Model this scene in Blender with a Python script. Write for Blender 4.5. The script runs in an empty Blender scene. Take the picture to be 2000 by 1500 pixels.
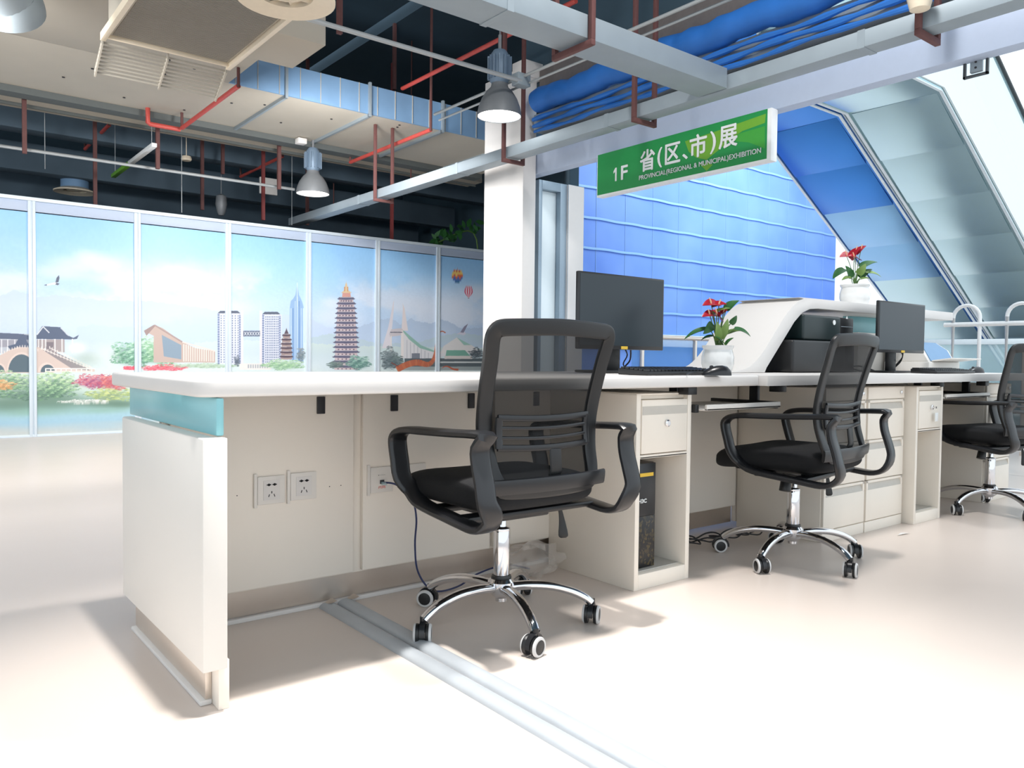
import bpy, bmesh, math, random
from mathutils import Vector, Matrix
import numpy as np
random.seed(7)
SC = bpy.context.scene
COL = SC.collection
# ---------------------------------------------------------------- camera
F_PX = 1548.7
CX, CY = 1000.0, 750.0
H = 0.82
def _d(x, y):
    a = np.array([(x-CX)/F_PX, -(y-CY)/F_PX, -1.0]); return a/np.linalg.norm(a)
_A = _d(2950, 722); _B = _d(-230, 687); _B = _B-_A*(_A@_B); _B /= np.linalg.norm(_B); _Z = np.cross(_A, _B)
RW = np.array([_A, _B, _Z])            # camera axes -> world (x along the desk, y towards the mural)
def _ray(x, y): return RW @ np.array([(x-CX)/F_PX, -(y-CY)/F_PX, -1.0])
def onZ(x, y, z=0.0):
    r = _ray(x, y); t = (z-H)/r[2]; return Vector((r[0]*t, r[1]*t, z))
def onY(x, y, Y):
    r = _ray(x, y); t = Y/r[1]; return Vector((r[0]*t, Y, H+r[2]*t))
def onX(x, y, X):
    r = _ray(x, y); t = X/r[0]; return Vector((X, r[1]*t, H+r[2]*t))
cam = bpy.data.cameras.new('camera'); cam.sensor_fit = 'HORIZONTAL'; cam.sensor_width = 36
cam.lens = 36*F_PX/2000; cam.clip_start = .05; cam.clip_end = 200
co = bpy.data.objects.new('camera', cam); COL.objects.link(co)
m = Matrix([list(map(float, r)) for r in RW]).to_4x4(); m.translation = (0, 0, H)
co.matrix_world = m; SC.camera = co
# ---------------------------------------------------------------- world and light
W = bpy.data.worlds.new('daylight'); SC.world = W; W.use_nodes = True
bg = W.node_tree.nodes['Background']; bg.inputs[0].default_value = (.84, .93, 1, 1); bg.inputs[1].default_value = 1.0
SC.view_settings.view_transform = 'Standard'; SC.view_settings.look = 'None'
SC.view_settings.gamma = 1; SC.view_settings.use_curve_mapping = False; SC.view_settings.exposure = 0.58
def lamp(name, kind, loc, energy, color=(1, 1, 1), size=.3, target=None, **kw):
    l = bpy.data.lights.new(name, kind); l.energy = energy; l.color = color
    if kind == 'AREA':
        l.shape = 'DISK'; l.size = size
    else: l.shadow_soft_size = size
    for k, v in kw.items(): setattr(l, k, v)
    o = bpy.data.objects.new(name, l); COL.objects.link(o); o.location = loc
    if target is not None:
        o.rotation_euler = (Vector(target)-Vector(loc)).to_track_quat('-Z', 'Y').to_euler()
    return o
lamp('highbay_or_fill_light', 'SPOT', (.85, 1.66, 4.4), 760, (1, .97, .93), .10, (.95, 1.30, 0), spot_size=math.radians(50), spot_blend=.9)
lamp('highbay_or_fill_light', 'AREA', (2.4, 1.5, 4.4), 80, (1, .97, .94), .45, (2.4, 1.5, 0))
lamp('highbay_or_fill_light', 'AREA', (-1.2, 4.5, 4.2), 170, (1, .97, .94), .6, (-.6, 5.2, 0))
lamp('highbay_or_fill_light', 'AREA', (.1, 5.3, 2.7), 50, (1, .98, .96), .5, (.9, 8.4, .5))  # added fill without a fitting, brightens the left of the mural
lamp('highbay_or_fill_light', 'AREA', (2.9, 6.2, 2.7), 55, (1, .98, .96), .5, (4.2, 8.2, .6))  # added fill without a fitting, brightens the middle of the mural
lamp('highbay_or_fill_light', 'AREA', (5.6, 1.6, 4.5), 40, (.95, .98, 1), .6, (5.6, 1.6, 0))
lamp('sheet_fill_light', 'AREA', (11.5, 6.4, 6.5), 420, (.93, .97, 1), 3.0, (12, 9, 2.4))  # unseen light added to brighten the blue sheeting
# ---------------------------------------------------------------- materials
def lin(c):
    return tuple(((v/255)/12.92 if v/255 <= .04045 else ((v/255+.055)/1.055)**2.4) for v in c)
def mat(name, rgb, rough=.5, metal=0, noise=.06, scale=30, bump=0, bscale=200, emit=0, emcol=None, coat=0, spec=.5, aniso=False, srgb=True):
    m = bpy.data.materials.new(name); m.use_nodes = True; nt = m.node_tree; N = nt.nodes; L = nt.links
    b = N['Principled BSDF']; c = lin(rgb) if srgb else rgb
    tc = N.new('ShaderNodeTexCoord'); nz = N.new('ShaderNodeTexNoise'); nz.inputs['Scale'].default_value = scale; nz.inputs['Detail'].default_value = 4
    L.new(tc.outputs['Object'], nz.inputs['Vector'])
    mp = N.new('ShaderNodeMapRange'); mp.inputs['To Min'].default_value = 1-noise; mp.inputs['To Max'].default_value = 1+noise
    L.new(nz.outputs['Fac'], mp.inputs['Value'])
    mx = N.new('ShaderNodeVectorMath'); mx.operation = 'SCALE'; mx.inputs[0].default_value = c
    L.new(mp.outputs[0], mx.inputs['Scale']); L.new(mx.outputs[0], b.inputs['Base Color'])
    b.inputs['Roughness'].default_value = rough; b.inputs['Metallic'].default_value = metal
    b.inputs['Coat Weight'].default_value = coat; b.inputs['Specular IOR Level'].default_value = spec
    if bump:
        n2 = N.new('ShaderNodeTexNoise'); n2.inputs['Scale'].default_value = bscale; L.new(tc.outputs['Object'], n2.inputs['Vector'])
        bp = N.new('ShaderNodeBump'); bp.inputs['Strength'].default_value = bump; bp.inputs['Distance'].default_value = .002
        L.new(n2.outputs['Fac'], bp.inputs['Height']); L.new(bp.outputs[0], b.inputs['Normal'])
    if emit:
        b.inputs['Emission Color'].default_value = (*(emcol or c), 1); b.inputs['Emission Strength'].default_value = emit
    return m
def clear(name, tint, fac, rough=.05):
    m = bpy.data.materials.new(name); m.use_nodes = True; nt = m.node_tree; N = nt.nodes; L = nt.links
    b = N['Principled BSDF']; b.inputs['Base Color'].default_value = (*lin(tint), 1); b.inputs['Roughness'].default_value = rough
    t = N.new('ShaderNodeBsdfTransparent'); x = N.new('ShaderNodeMixShader'); x.inputs[0].default_value = fac
    L.new(t.outputs[0], x.inputs[1]); L.new(b.outputs[0], x.inputs[2]); L.new(x.outputs[0], N['Material Output'].inputs['Surface'])
    return m
MT = {}
MT['floor'] = mat('cream_floor', (214, 202, 193), .32, noise=.03, scale=2.5, spec=.35)
MT['slab'] = mat('white_worktop', (222, 219, 216), .5, noise=.01, spec=.35)
MT['beige'] = mat('beige_laminate', (242, 234, 223), .42, noise=.015, scale=8)
MT['white'] = mat('white_laminate', (230, 226, 220), .4, noise=.012, scale=8)
MT['cab'] = mat('cream_powder_steel', (240, 232, 220), .42, noise=.02, scale=10)
MT['cabin'] = mat('grey_cabinet_inside', (196, 192, 184), .5)
MT['teal'] = mat('teal_glass_band', (140, 200, 208), .25, noise=.02)
MT['steel'] = mat('brushed_steel', (222, 212, 202), .4, .9, noise=.1, scale=5)
MT['chrome'] = mat('chrome', (225, 225, 228), .06, 1, noise=.01)
MT['black'] = mat('black_plastic', (25, 26, 28), .38, noise=.08, bump=.15, bscale=600)
MT['gblack'] = mat('satin_black_plastic', (32, 33, 36), .28, noise=.05)
MT['fabric'] = mat('black_fabric', (18, 19, 22), .9, noise=.2, scale=300, bump=.6, bscale=900)
MT['mesh'] = clear('black_mesh_fabric', (20, 21, 23), .85, .9)
MT['ring'] = mat('grey_tyre_ring', (205, 205, 205), .5)
MT['screen'] = mat('dark_screen', (30, 42, 50), .3, noise=.03)
MT['green_dark'] = mat('dark_green_plastic', (14, 34, 36), .35, noise=.05)
MT['yellow'] = mat('yellow_sticker', (225, 185, 60), .5)
MT['red'] = mat('red_print', (220, 60, 50), .5)
MT['ink'] = mat('dark_ink', (40, 40, 45), .5)
MT['whiteink'] = mat('white_ink', (235, 238, 238), .5)
MT['ceramic'] = mat('white_ceramic', (236, 236, 234), .12, coat=.6, noise=.01)
MT['leaf'] = mat('green_leaf', (48, 98, 50), .35, noise=.3, scale=20)
MT['leaf2'] = mat('pale_green_leaf', (120, 150, 78), .4, noise=.25, scale=20)
MT['stem'] = mat('green_stem', (96, 130, 70), .5)
MT['spathe'] = mat('red_spathe', (168, 28, 46), .25, noise=.15, scale=15)
MT['spadix'] = mat('pale_spadix', (235, 190, 150), .5)
MT['soil'] = mat('dark_soil', (60, 48, 38), .9, noise=.4)
MT['batten'] = mat('pale_batten', (112, 154, 196), .6)
MT['galv'] = mat('galvanised_tray', (152, 164, 172), .55, .35, noise=.1, scale=6)
MT['duct_b'] = mat('pale_duct_underside', (178, 172, 160), .8, noise=.06, scale=3)
MT['duct_s'] = mat('blue_grey_duct_foil', (120, 155, 190), .6, .2, noise=.12, scale=5)
MT['ballast'] = mat('blue_grey_ballast', (112, 132, 152), .5, .2)
MT['duct_e'] = mat('dark_duct_flange', (92, 98, 98), .7)
MT['rust'] = mat('rust_red_steel', (98, 62, 60), .7, noise=.2)
MT['darkred'] = mat('dark_red_steel', (120, 52, 52), .6, noise=.15)
MT['redpipe'] = mat('red_sprinkler_pipe', (188, 76, 68), .5, noise=.15)
MT['conduit'] = mat('grey_conduit', (175, 180, 182), .45, .4)
MT['dark'] = mat('dark_ceiling', (62, 84, 98), .9, noise=.3, scale=1.2)
MT['beamd'] = mat('dark_painted_beam', (84, 102, 116), .85, noise=.2, scale=3)
MT['lampg'] = mat('grey_lamp_shade', (120, 124, 128), .5, .2)
MT['lampin'] = mat('lamp_reflector', (240, 240, 240), .4, emit=5, emcol=(1, 1, .98))
MT['lampoff'] = mat('lamp_reflector_dim', (250, 250, 245), .4, emit=2.5, emcol=(1, 1, .98))
MT['cream'] = mat('cream_diffuser', (225, 212, 190), .5)
MT['grille'] = mat('grey_grille', (150, 145, 135), .6)
MT['column'] = mat('white_column_panel', (226, 223, 220), .45, noise=.02)
MT['lintel'] = mat('pale_blue_lintel', (178, 192, 214), .5, noise=.03)
MT['jamb'] = mat('grey_blue_metal', (150, 168, 182), .4, .3)
MT['brownbeam'] = mat('brown_grey_beam', (112, 106, 104), .8, noise=.15)
MT['tarp'] = mat('blue_tarpaulin', (40, 112, 196), .6, noise=.2, scale=5, bump=.5, bscale=12)
MT['signg'] = mat('green_sign', (34, 148, 76), .5, noise=.05, scale=1)
MT['signl'] = mat('lime_sign', (112, 172, 52), .5, noise=.05)
MT['signm'] = mat('mid_green_sign', (66, 166, 62), .5, noise=.05)
MT['signwhite'] = mat('white_sign_edge', (238, 240, 240), .4)
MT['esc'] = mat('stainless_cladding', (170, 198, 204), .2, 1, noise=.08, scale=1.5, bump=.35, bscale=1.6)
MT['escb'] = mat('blue_reflection_painted_steel', (62, 128, 205), .25, .85, noise=.12, scale=1.2, bump=.3, bscale=1.6)  # blue reflection put into the base colour of the steel
MT['escm'] = mat('pale_reflection_painted_steel', (128, 172, 208), .22, 1, noise=.1, scale=1.5, bump=.35, bscale=1.6)  # paler step of the blue reflection, also coloured into the steel
MT['escw'] = mat('white_cladding', (232, 244, 248), .35, noise=.02)
MT['glass'] = clear('pale_glass', (200, 232, 238), .35)
MT['bglass'] = clear('blue_tinted_glass', (90, 150, 215), .5)
MT['rubber'] = mat('dark_handrail', (60, 66, 70), .5)
MT['barrier'] = mat('white_barrier', (232, 234, 234), .45)
MT['cable'] = mat('blue_cable', (48, 58, 100), .5)
MT['bcable'] = mat('black_cable', (26, 26, 30), .5)
MT['bag'] = clear('plastic_bag', (230, 222, 214), .22, .2)
MT['trunking'] = mat('grey_trunking', (184, 190, 196), .5, .2, noise=.1, scale=9)
MT['alu'] = mat('white_aluminium', (214, 226, 236), .4, .1, noise=.02)
def print_mat():
    m = bpy.data.materials.new('printed_art'); m.use_nodes = True; N = m.node_tree.nodes; L = m.node_tree.links
    a = N.new('ShaderNodeVertexColor'); a.layer_name = 'Col'; b = N['Principled BSDF']; b.inputs['Roughness'].default_value = .45
    L.new(a.outputs[0], b.inputs['Base Color']); return m
MT['print'] = print_mat()
def tarp_wall():
    m = bpy.data.materials.new('blue_sheeting'); m.use_nodes = True; N = m.node_tree.nodes; L = m.node_tree.links; b = N['Principled BSDF']
    g = N.new('ShaderNodeTexCoord'); nz = N.new('ShaderNodeTexNoise'); nz.inputs['Scale'].default_value = .7; nz.inputs['Detail'].default_value = 3
    L.new(g.outputs['Object'], nz.inputs['Vector']); r = N.new('ShaderNodeValToRGB'); L.new(nz.outputs['Fac'], r.inputs[0])
    e = r.color_ramp.elements; e[0].position = .3; e[0].color = (*lin((106, 150, 224)), 1); e[1].position = .7; e[1].color = (*lin((136, 176, 232)), 1)
    L.new(r.outputs[0], b.inputs['Base Color']); b.inputs['Roughness'].default_value = .6
    t = N.new('ShaderNodeBsdfTranslucent'); L.new(r.outputs[0], t.inputs[0]); x = N.new('ShaderNodeMixShader'); x.inputs[0].default_value = .45
    L.new(b.outputs[0], x.inputs[1]); L.new(t.outputs[0], x.inputs[2]); L.new(x.outputs[0], N['Material Output'].inputs['Surface'])
    return m
MT['sheet'] = tarp_wall()
def speckle():
    m = mat('speckled_black_panel', (20, 20, 22), .3); N = m.node_tree.nodes; L = m.node_tree.links; b = N['Principled BSDF']
    v = N.new('ShaderNodeTexVoronoi'); v.inputs['Scale'].default_value = 110; tc = N.new('ShaderNodeTexCoord'); L.new(tc.outputs['Object'], v.inputs['Vector'])
    s = N.new('ShaderNodeSeparateColor'); L.new(v.outputs['Color'], s.inputs[0])
    r = N.new('ShaderNodeValToRGB'); L.new(s.outputs[0], r.inputs[0]); e = r.color_ramp.elements
    e[0].position = .55; e[0].color = (.008, .008, .01, 1); e[1].position = .98; e[1].color = (*lin((84, 72, 44)), 1); L.new(r.outputs[0], b.inputs['Base Color']); return m
MT['speck'] = speckle()
# ---------------------------------------------------------------- mesh helpers
class MB:
    def __init__(s): s.v = []; s.f = []; s.m = []
    def add(s, vs, fs, mi=0):
        n = len(s.v); s.v += [Vector(p) for p in vs]; s.f += [tuple(i+n for i in f) for f in fs]; s.m += [mi]*len(fs); return s
    def box(s, x0, x1, y0, y1, z0, z1, mi=0):
        v = [(x, y, z) for z in (z0, z1) for y in (y0, y1) for x in (x0, x1)]
        return s.add(v, [(0, 2, 3, 1), (4, 5, 7, 6), (0, 1, 5, 4), (2, 6, 7, 3), (0, 4, 6, 2), (1, 3, 7, 5)], mi)
    def hexa(s, b, t, mi=0):
        return s.add(list(b)+list(t), [(3, 2, 1, 0), (4, 5, 6, 7), (0, 1, 5, 4), (1, 2, 6, 5), (2, 3, 7, 6), (3, 0, 4, 7)], mi)
    def sweep(s, path, w, h, ref=(0, 0, 1), closed=False, n=12, e=2.6, mi=0, scale=None):
        P = [Vector(p) for p in path]; ref = Vector(ref); k = len(P); rings = []
        for i, p in enumerate(P):
            a = P[(i-1) % k] if (closed or i > 0) else p; b = P[(i+1) % k] if (closed or i < k-1) else p
            t = (b-a).normalized(); sd = t.cross(ref)
            if sd.length < 1e-4: sd = t.orthogonal()
            sd.normalize(); u = sd.cross(t).normalized(); sc = scale[i] if scale else 1
            if isinstance(sc, tuple): sw, sh = sc
            else: sw = sh = sc
            ring = []
            for j in range(n):
                q = 2*math.pi*j/n; c, d = math.cos(q), math.sin(q)
                x = math.copysign(abs(c)**(2/e), c)*w/2*sw; y = math.copysign(abs(d)**(2/e), d)*h/2*sh
                ring.append(p+sd*x+u*y)
            rings.append(ring)
        vs = [v for r in rings for v in r]; fs = []
        for i in range(k if closed else k-1):
            for j in range(n):
                a = i*n+j; b = i*n+(j+1) % n; c = ((i+1) % k)*n+(j+1) % n; d = ((i+1) % k)*n+j
                fs.append((a, b, c, d))
        if not closed: fs += [tuple(range(n))[::-1], tuple((k-1)*n+j for j in range(n))]
        return s.add(vs, fs, mi)
    def tube(s, path, r, n=10, mi=0, closed=False, scale=None):
        P = [Vector(p) for p in path]; d = P[-1]-P[0]; ref = (0, 0, 1)
        if abs(d.normalized().z) > .9 if d.length > 0 else False: ref = (0, 1, 0)
        return s.sweep(path, 2*r, 2*r, ref, closed, n, 2, mi, scale)
    def lathe(s, prof, c=(0, 0, 0), n=32, mi=0, axis='z', cap=True):
        vs = []; fs = []
        for r, z in prof:
            for j in range(n):
                q = 2*math.pi*j/n; x, y = r*math.cos(q), r*math.sin(q)
                p = (x, y, z) if axis == 'z' else ((z, x, y) if axis == 'x' else (x, -z, y))
                vs.append((p[0]+c[0], p[1]+c[1], p[2]+c[2]))
        k = len(prof)
        for i in range(k-1):
            for j in range(n):
                fs.append((i*n+j, i*n+(j+1) % n, (i+1)*n+(j+1) % n, (i+1)*n+j))
        if cap: fs += [tuple(range(n))[::-1], tuple((k-1)*n+j for j in range(n))]
        return s.add(vs, fs, mi)
    def prism(s, pts, d, mi=0):
        n = len(pts); P = [Vector(p) for p in pts]; d = Vector(d)
        return s.add(P+[p+d for p in P], [tuple(range(n))[::-1], tuple(range(n, 2*n))]+[(i, (i+1) % n, (i+1) % n+n, i+n) for i in range(n)], mi)
    def build(s, name, mats, parent=None, bevel=0, seg=2, smooth=True, xf=None):
        me = bpy.data.meshes.new(name); off = Vector(parent.get('_o', (0, 0, 0))) if parent is not None else Vector((0, 0, 0))
        vs = [(xf @ v if xf else v)-off for v in s.v]
        me.from_pydata(vs, [], s.f); me.update()
        if isinstance(mats, str): mats = [mats]
        for q in mats: me.materials.append(MT[q])
        me.polygons.foreach_set('material_index', s.m)
        bm = bmesh.new(); bm.from_mesh(me); bmesh.ops.recalc_face_normals(bm, faces=bm.faces)
        if bevel:
            ed = [e for e in bm.edges if len(e.link_faces) == 2 and e.calc_face_angle(0) > .6]
            bmesh.ops.bevel(bm, geom=ed, offset=bevel, segments=seg, affect='EDGES', profile=.5, clamp_overlap=True)
        bm.to_mesh(me); bm.free()
        if smooth:
            me.shade_smooth(); me.set_sharp_from_angle(angle=math.radians(35))
        o = bpy.data.objects.new(name, me); COL.objects.link(o)
        if parent is not None: o.parent = parent; o['_o'] = parent.get('_o', (0, 0, 0))
        return o
ROOTS = []
def tag(o, label, cat, group=None):
    o['label'] = label; o['category'] = cat
    if group: o['group'] = group
    return o
def thing(name, label, cat, loc=(0, 0, 0), rz=0, group=None, local=False):
    o = bpy.data.objects.new(name, None); COL.objects.link(o); o.location = loc; o.rotation_euler = (0, 0, rz); o.empty_display_size = .05
    o['_o'] = (0., 0., 0.) if local else tuple(float(v) for v in loc)
    return tag(o, label, cat, group)
def struct(o): o['kind'] = 'structure'; return o
def copy_tree(o, parent=None):
    c = o.copy(); COL.objects.link(c)
    if parent is not None: c.parent = parent
    for ch in [x for x in COL.objects if x.parent == o]: copy_tree(ch, c)
    return c
def again(o, loc, rz, label, group=None):
    c = copy_tree(o); c.location = loc; c.rotation_euler = (0, 0, rz); c['label'] = label
    if group: c['group'] = group
    return c
def box(name, m, parent, *a, bevel=.002):
    return MB().box(*a).build(name, m, parent, bevel)
def text(name, s, m, parent, org, xa, ya, w, h, bold=.0, lift=.0015):
    cu = bpy.data.curves.new(name, 'FONT'); cu.body = s; cu.resolution_u = 3
    o = bpy.data.objects.new(name, cu); COL.objects.link(o)
    dg = bpy.context.evaluated_depsgraph_get(); dg.update()
    me = bpy.data.meshes.new_from_object(o.evaluated_get(dg)); bpy.data.objects.remove(o)
    xs = [v.co.x for v in me.vertices]; ys = [v.co.y for v in me.vertices]
    xa = Vector(xa); ya = Vector(ya); nn = xa.cross(ya); org = Vector(org); off = Vector(parent.get('_o', (0, 0, 0))) if parent is not None else Vector((0, 0, 0))
    for v in me.vertices:
        v.co = org+xa*((v.co.x-min(xs))/(max(xs)-min(xs))*w)+ya*((v.co.y-min(ys))/(max(ys)-min(ys))*h)+nn*lift-off
    if bold:
        vs = [v.co.copy() for v in me.vertices]; fs = [tuple(p.vertices) for p in me.polygons]; V = []; F_ = []
        for k, (dx, dy) in enumerate(((-1, 0), (1, 0), (0, -1), (0, 1), (.7, .7), (-.7, .7), (.7, -.7), (-.7, -.7), (0, 0))):
            F_ += [tuple(i+len(V) for i in f) for f in fs]; V += [v+xa*dx*bold+ya*dy*bold+nn*.0004*k for v in vs]
        me = bpy.data.meshes.new(name); me.from_pydata(V, [], F_); me.update()
    me.materials.clear(); me.materials.append(MT[m])
    r = bpy.data.objects.new(name, me); COL.objects.link(r)
    if parent is not None: r.parent = parent
    return r
def arc(cx, cz, r, a0, a1, n=8): return [(cx+r*math.cos(math.radians(a0+(a1-a0)*i/n)), cz+r*math.sin(math.radians(a0+(a1-a0)*i/n))) for i in range(n+1)]
def smooth_path(P, n=4, closed=False):
    P = [Vector(p) for p in P]; k = len(P); out = []
    for i in range(k if closed else k-1):
        p0 = P[(i-1) % k] if closed or i > 0 else P[i]; p1 = P[i]; p2 = P[(i+1) % k]; p3 = P[(i+2) % k] if closed or i+2 < k else p2
        for j in range(n):
            t = j/n; out.append(.5*((2*p1)+(-p0+p2)*t+(2*p0-5*p1+4*p2-p3)*t*t+(-p0+3*p1-3*p2+p3)*t**3))
    if not closed: out.append(P[-1])
    return out
# ---------------------------------------------------------------- room
struct(MB().box(-6, 26, -5, 16, -.1, 0).build('floor', 'floor'))
struct(MB().box(-6, 4.55, -2.5, 14, 4.7, 4.85).build('ceiling', 'dark'))
struct(MB().box(-6, 8.35, 13.9, 14.1, 0, 4.7).build('wall_back', 'dark'))
struct(MB().hexa([(5.16, 5.64, 0), (5.24, 5.6, 0), (8.3, 9.1, 0), (8.2, 9.1, 0)], [(5.16, 5.64, 4.7), (5.24, 5.6, 4.7), (8.3, 9.1, 4.7), (8.2, 9.1, 4.7)]).build('wall_right', 'dark'))
struct(MB().box(4.72, 8.25, 5.62, 14, 4.7, 4.85).build('ceiling', 'dark'))
struct(MB().box(8.2, 8.35, 9.1, 14, 0, 4.7).build('wall_right', 'dark'))
struct(MB().box(4.56, 4.7, -2.5, 5.6, 3.25, 4.7).build('wall_upper', 'dark'))
# column at the opening
c = MB(); c.box(4.36, 4.505, 5.363, 5.93, 0, 3.34); c.box(4.35, 4.70, 5.352, 5.52, 3.26, 3.40)
struct(c.build('trim_1', 'column', bevel=.006))
j = MB(); j.box(4.66, 4.70, 5.50, 5.60, 0, 2.44, 0); j.box(4.70, 4.92, 5.56, 5.60, 0, 2.36, 2); j.box(4.92, 5.0, 5.50, 5.60, 0, 2.44, 0); j.box(5.0, 5.2, 5.48, 5.62, 0, 2.44, 1); j.box(4.70, 4.92, 5.5, 5.6, 2.36, 2.44, 0)
struct(j.build('trim_2', ['jamb', 'column', 'escw'], bevel=.003))
l = MB(); l.box(4.515, 4.62, .2, 5.54, 2.44, 2.665)
struct(l.build('trim_3', 'lintel', bevel=.004))
l = MB(); l.box(4.56, 4.66, .2, 5.35, 2.665, 2.80)
struct(l.build('trim_4', 'brownbeam', bevel=.003))
l = MB(); l.box(4.52, 4.7, .2, 5.35, 3.16, 3.34)
struct(l.build('trim_5', 'brownbeam', bevel=.003))
# shutter casing, blue roll and folds
t = thing('rolled_shutter', 'rolled blue tarpaulin shutter along the top of the opening', 'shutter', (4.5, 3.2, 2.8))
P = []; SCL = []
for i in range(60):
    y = .3+i*(5.26-.3)/59; P.append((4.42+.008*math.sin(i*1.9), y, 3.02+.01*math.sin(i*.8))); SCL.append(1+.06*math.sin(i*2.3)+.04*math.sin(i*.9))
MB().tube(P, .095, 20, scale=SCL).build('roll', 'tarp', t)
cs = MB(); pr = [(4.30, 2.86)]+arc(4.5, 2.92, .2, 200, 120, 8)+[(4.5, 3.0), (4.5, 2.86)]
MB().box(4.44, 4.56, .3, 5.33, 2.78, 2.93).build('casing', 'galv', t, .01)
for k, (x, z, r) in enumerate(((4.40, 2.87, .018), (4.40, 2.815, .02), (4.41, 2.765, .016), (4.50, 2.655, .016))):
    P = [(x+.005*math.sin(i*1.1+k), .3+i*4.98/50, z+.006*math.sin(i*.7+k*2)) for i in range(51)]
    MB().tube(P, r, 8, scale=[1+.3*math.sin(i*1.7+k) for i in range(51)]).build('fold', 'tarp', t)
# cable trays
def tray(name, label, pts, w, h, parent=None):
    t = thing(name, label, 'cable tray', pts[0])
    P = [Vector(p) for p in pts]; b = MB()
    d = (P[1]-P[0]).normalized(); s = d.cross(Vector((0, 0, 1))).normalized()*w/2; u = Vector((0, 0, h))
    b.hexa([P[0]-s, P[0]+s, P[1]+s, P[1]-s], [P[0]-s+u, P[0]+s+u, P[1]+s+u, P[1]-s+u]); b.build('tray_channel', 'galv', t, .004)
    n = max(2, int((P[1]-P[0]).length/1.6))
    for i in range(1, n):
        p = P[0]+(P[1]-P[0])*i/n; e = d*.02
        q = MB(); q.hexa([p-s*1.02-e-u*.03, p+s*1.02-e-u*.03, p+s*1.02+e-u*.03, p-s*1.02+e-u*.03], [p-s*1.02-e+u*1.03, p+s*1.02-e+u*1.03, p+s*1.02+e+u*1.03, p-s*1.02+e+u*1.03])
        q.build('joint_band', 'galv', t)
    return t
tray('cable_tray', 'long grey cable tray running past the column towards the mural', [(4.08, .3, 2.46), (4.08, 9.6, 2.46)], .13, .09)
a = onZ(1385, 188, 2.46); b_ = onZ(838, -40, 2.46)
tray('cable_tray', 'grey cable tray crossing the upper middle and meeting the long tray', [(b_.x-1.2, a.y-.05, 2.46), (4.0, a.y-.05, 2.46)], .22, .12)
def hanger(name, label, x0, x1, y, z0, z1, axis='x', r=.014):
    b = MB()
    if axis == 'x':
        b.box(x0-r, x0+r, y-r, y+r, z0, z1); b.box(x1-r, x1+r, y-r, y+r, z0, z1); b.box(x0-r, x1+r, y-r, y+r, z0-.03, z0)
    else:
        b.box(y-r, y+r, x0-r, x0+r, z0, z1); b.box(y-r, y+r, x1-r, x1+r, z0, z1); b.box(y-r, y+r, x0-r, x1+r, z0-.03, z0)
    return tag(b.build(name, 'rust', None, .002), label, 'hanger', 'rust red hangers of the cable trays')
hanger('tray_hanger', 'rust red hanger holding the long tray beside the column', 3.98, 4.18, 5.15, 2.45, 4.7)
hanger('tray_hanger', 'rust red hanger holding the long tray left of the column', 3.98, 4.18, 7.3, 2.45, 3.2)
hanger('tray_hanger', 'rust red hanger holding the long tray above the green sign', 3.98, 4.18, 3.72, 2.45, 4.7)
hanger('tray_hanger', 'rust red hanger at the right end of the long tray above the fixture', 3.98, 4.18, 1.85, 2.45, 4.7)
hanger('tray_hanger', 'rust red hanger gripping the crossing tray in the upper middle', a.y-.18, a.y+.10, 2.85, 2.45, 4.7, axis='y')
# ducts
t = thing('air_duct', 'large flat air duct with pale underside and blue grey side', 'duct', (2.5, 7.6, 3.2))
MB().box(-4, 6.1, 7.05, 8.35, 3.2, 3.21).build('underside', 'duct_b', t)
MB().box(2.4, 6.1, 7.03, 7.05, 3.2, 3.48).build('side_panel', 'duct_s', t)
MB().box(-4, 6.1, 7.05, 8.35, 3.21, 3.48).build('casing', 'duct_s', t)
MB().box(-4, 2.4, 5.9, 7.05, 3.2, 3.48).build('wide_section', 'duct_b', t, .004)
MB().box(-4, 6.1, 8.35, 8.52, 3.14, 3.3).build('flange', 'duct_e', t)
for x in (2.9, 3.75, 4.6, 5.5):
    b = MB(); b.box(x, x+.025, 7.02, 8.35, 3.17, 3.2); b.box(x, x+.025, 7.0, 7.03, 3.17, 3.5); b.build('support_strap', 'galv', t)
sm = MB()
for i in range(18): sm.box(2.45+i*.2, 2.455+i*.2, 7.022, 7.03, 3.2, 3.48)
sm.build('seam', 'duct_b', t)
sc = MB()
for i in range(26):
    x, y = random.uniform(-1, 4.3), random.uniform(6.0 if i < 10 else 7.1, 8.2)
    if y < 7.05 and x > 2.3: x -= 2.2
    sc.lathe([(.012, 0), (.012, .006)], (x, y, 3.193), 6)
sc.build('screw_hole', 'ink', t)
t = thing('air_duct', 'narrow pale duct running behind the large duct', 'duct', (1, 9.0, 3.2))
MB().box(-4, 6.4, 8.75, 9.1, 3.2, 3.4).build('casing', 'duct_b', t, .004)
MB().box(-4, 6.4, 8.9, 8.92, 3.17, 3.2).build('seam', 'duct_e', t)
# dark beams up in the void
for k, (y, z) in enumerate(((10.3, 3.3), (11.6, 3.1), (12.8, 2.95))):
    tag(MB().box(-5, 7.9, y, y+.25, z, z+.35).build('ceiling_beam', 'beamd', None, .01), ('dark ceiling beam nearest behind the ducts', 'dark ceiling beam in the middle of the void', 'dark ceiling beam farthest back above the mural')[k], 'beam', 'dark beams behind the ducts')
tag(MB().box(-5, 4.5, 3.6, 4.6, 4.15, 4.69).build('ceiling_beam', 'beamd', None, .01), 'broad dark beam under the ceiling in front of the large duct', 'beam')
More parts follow.
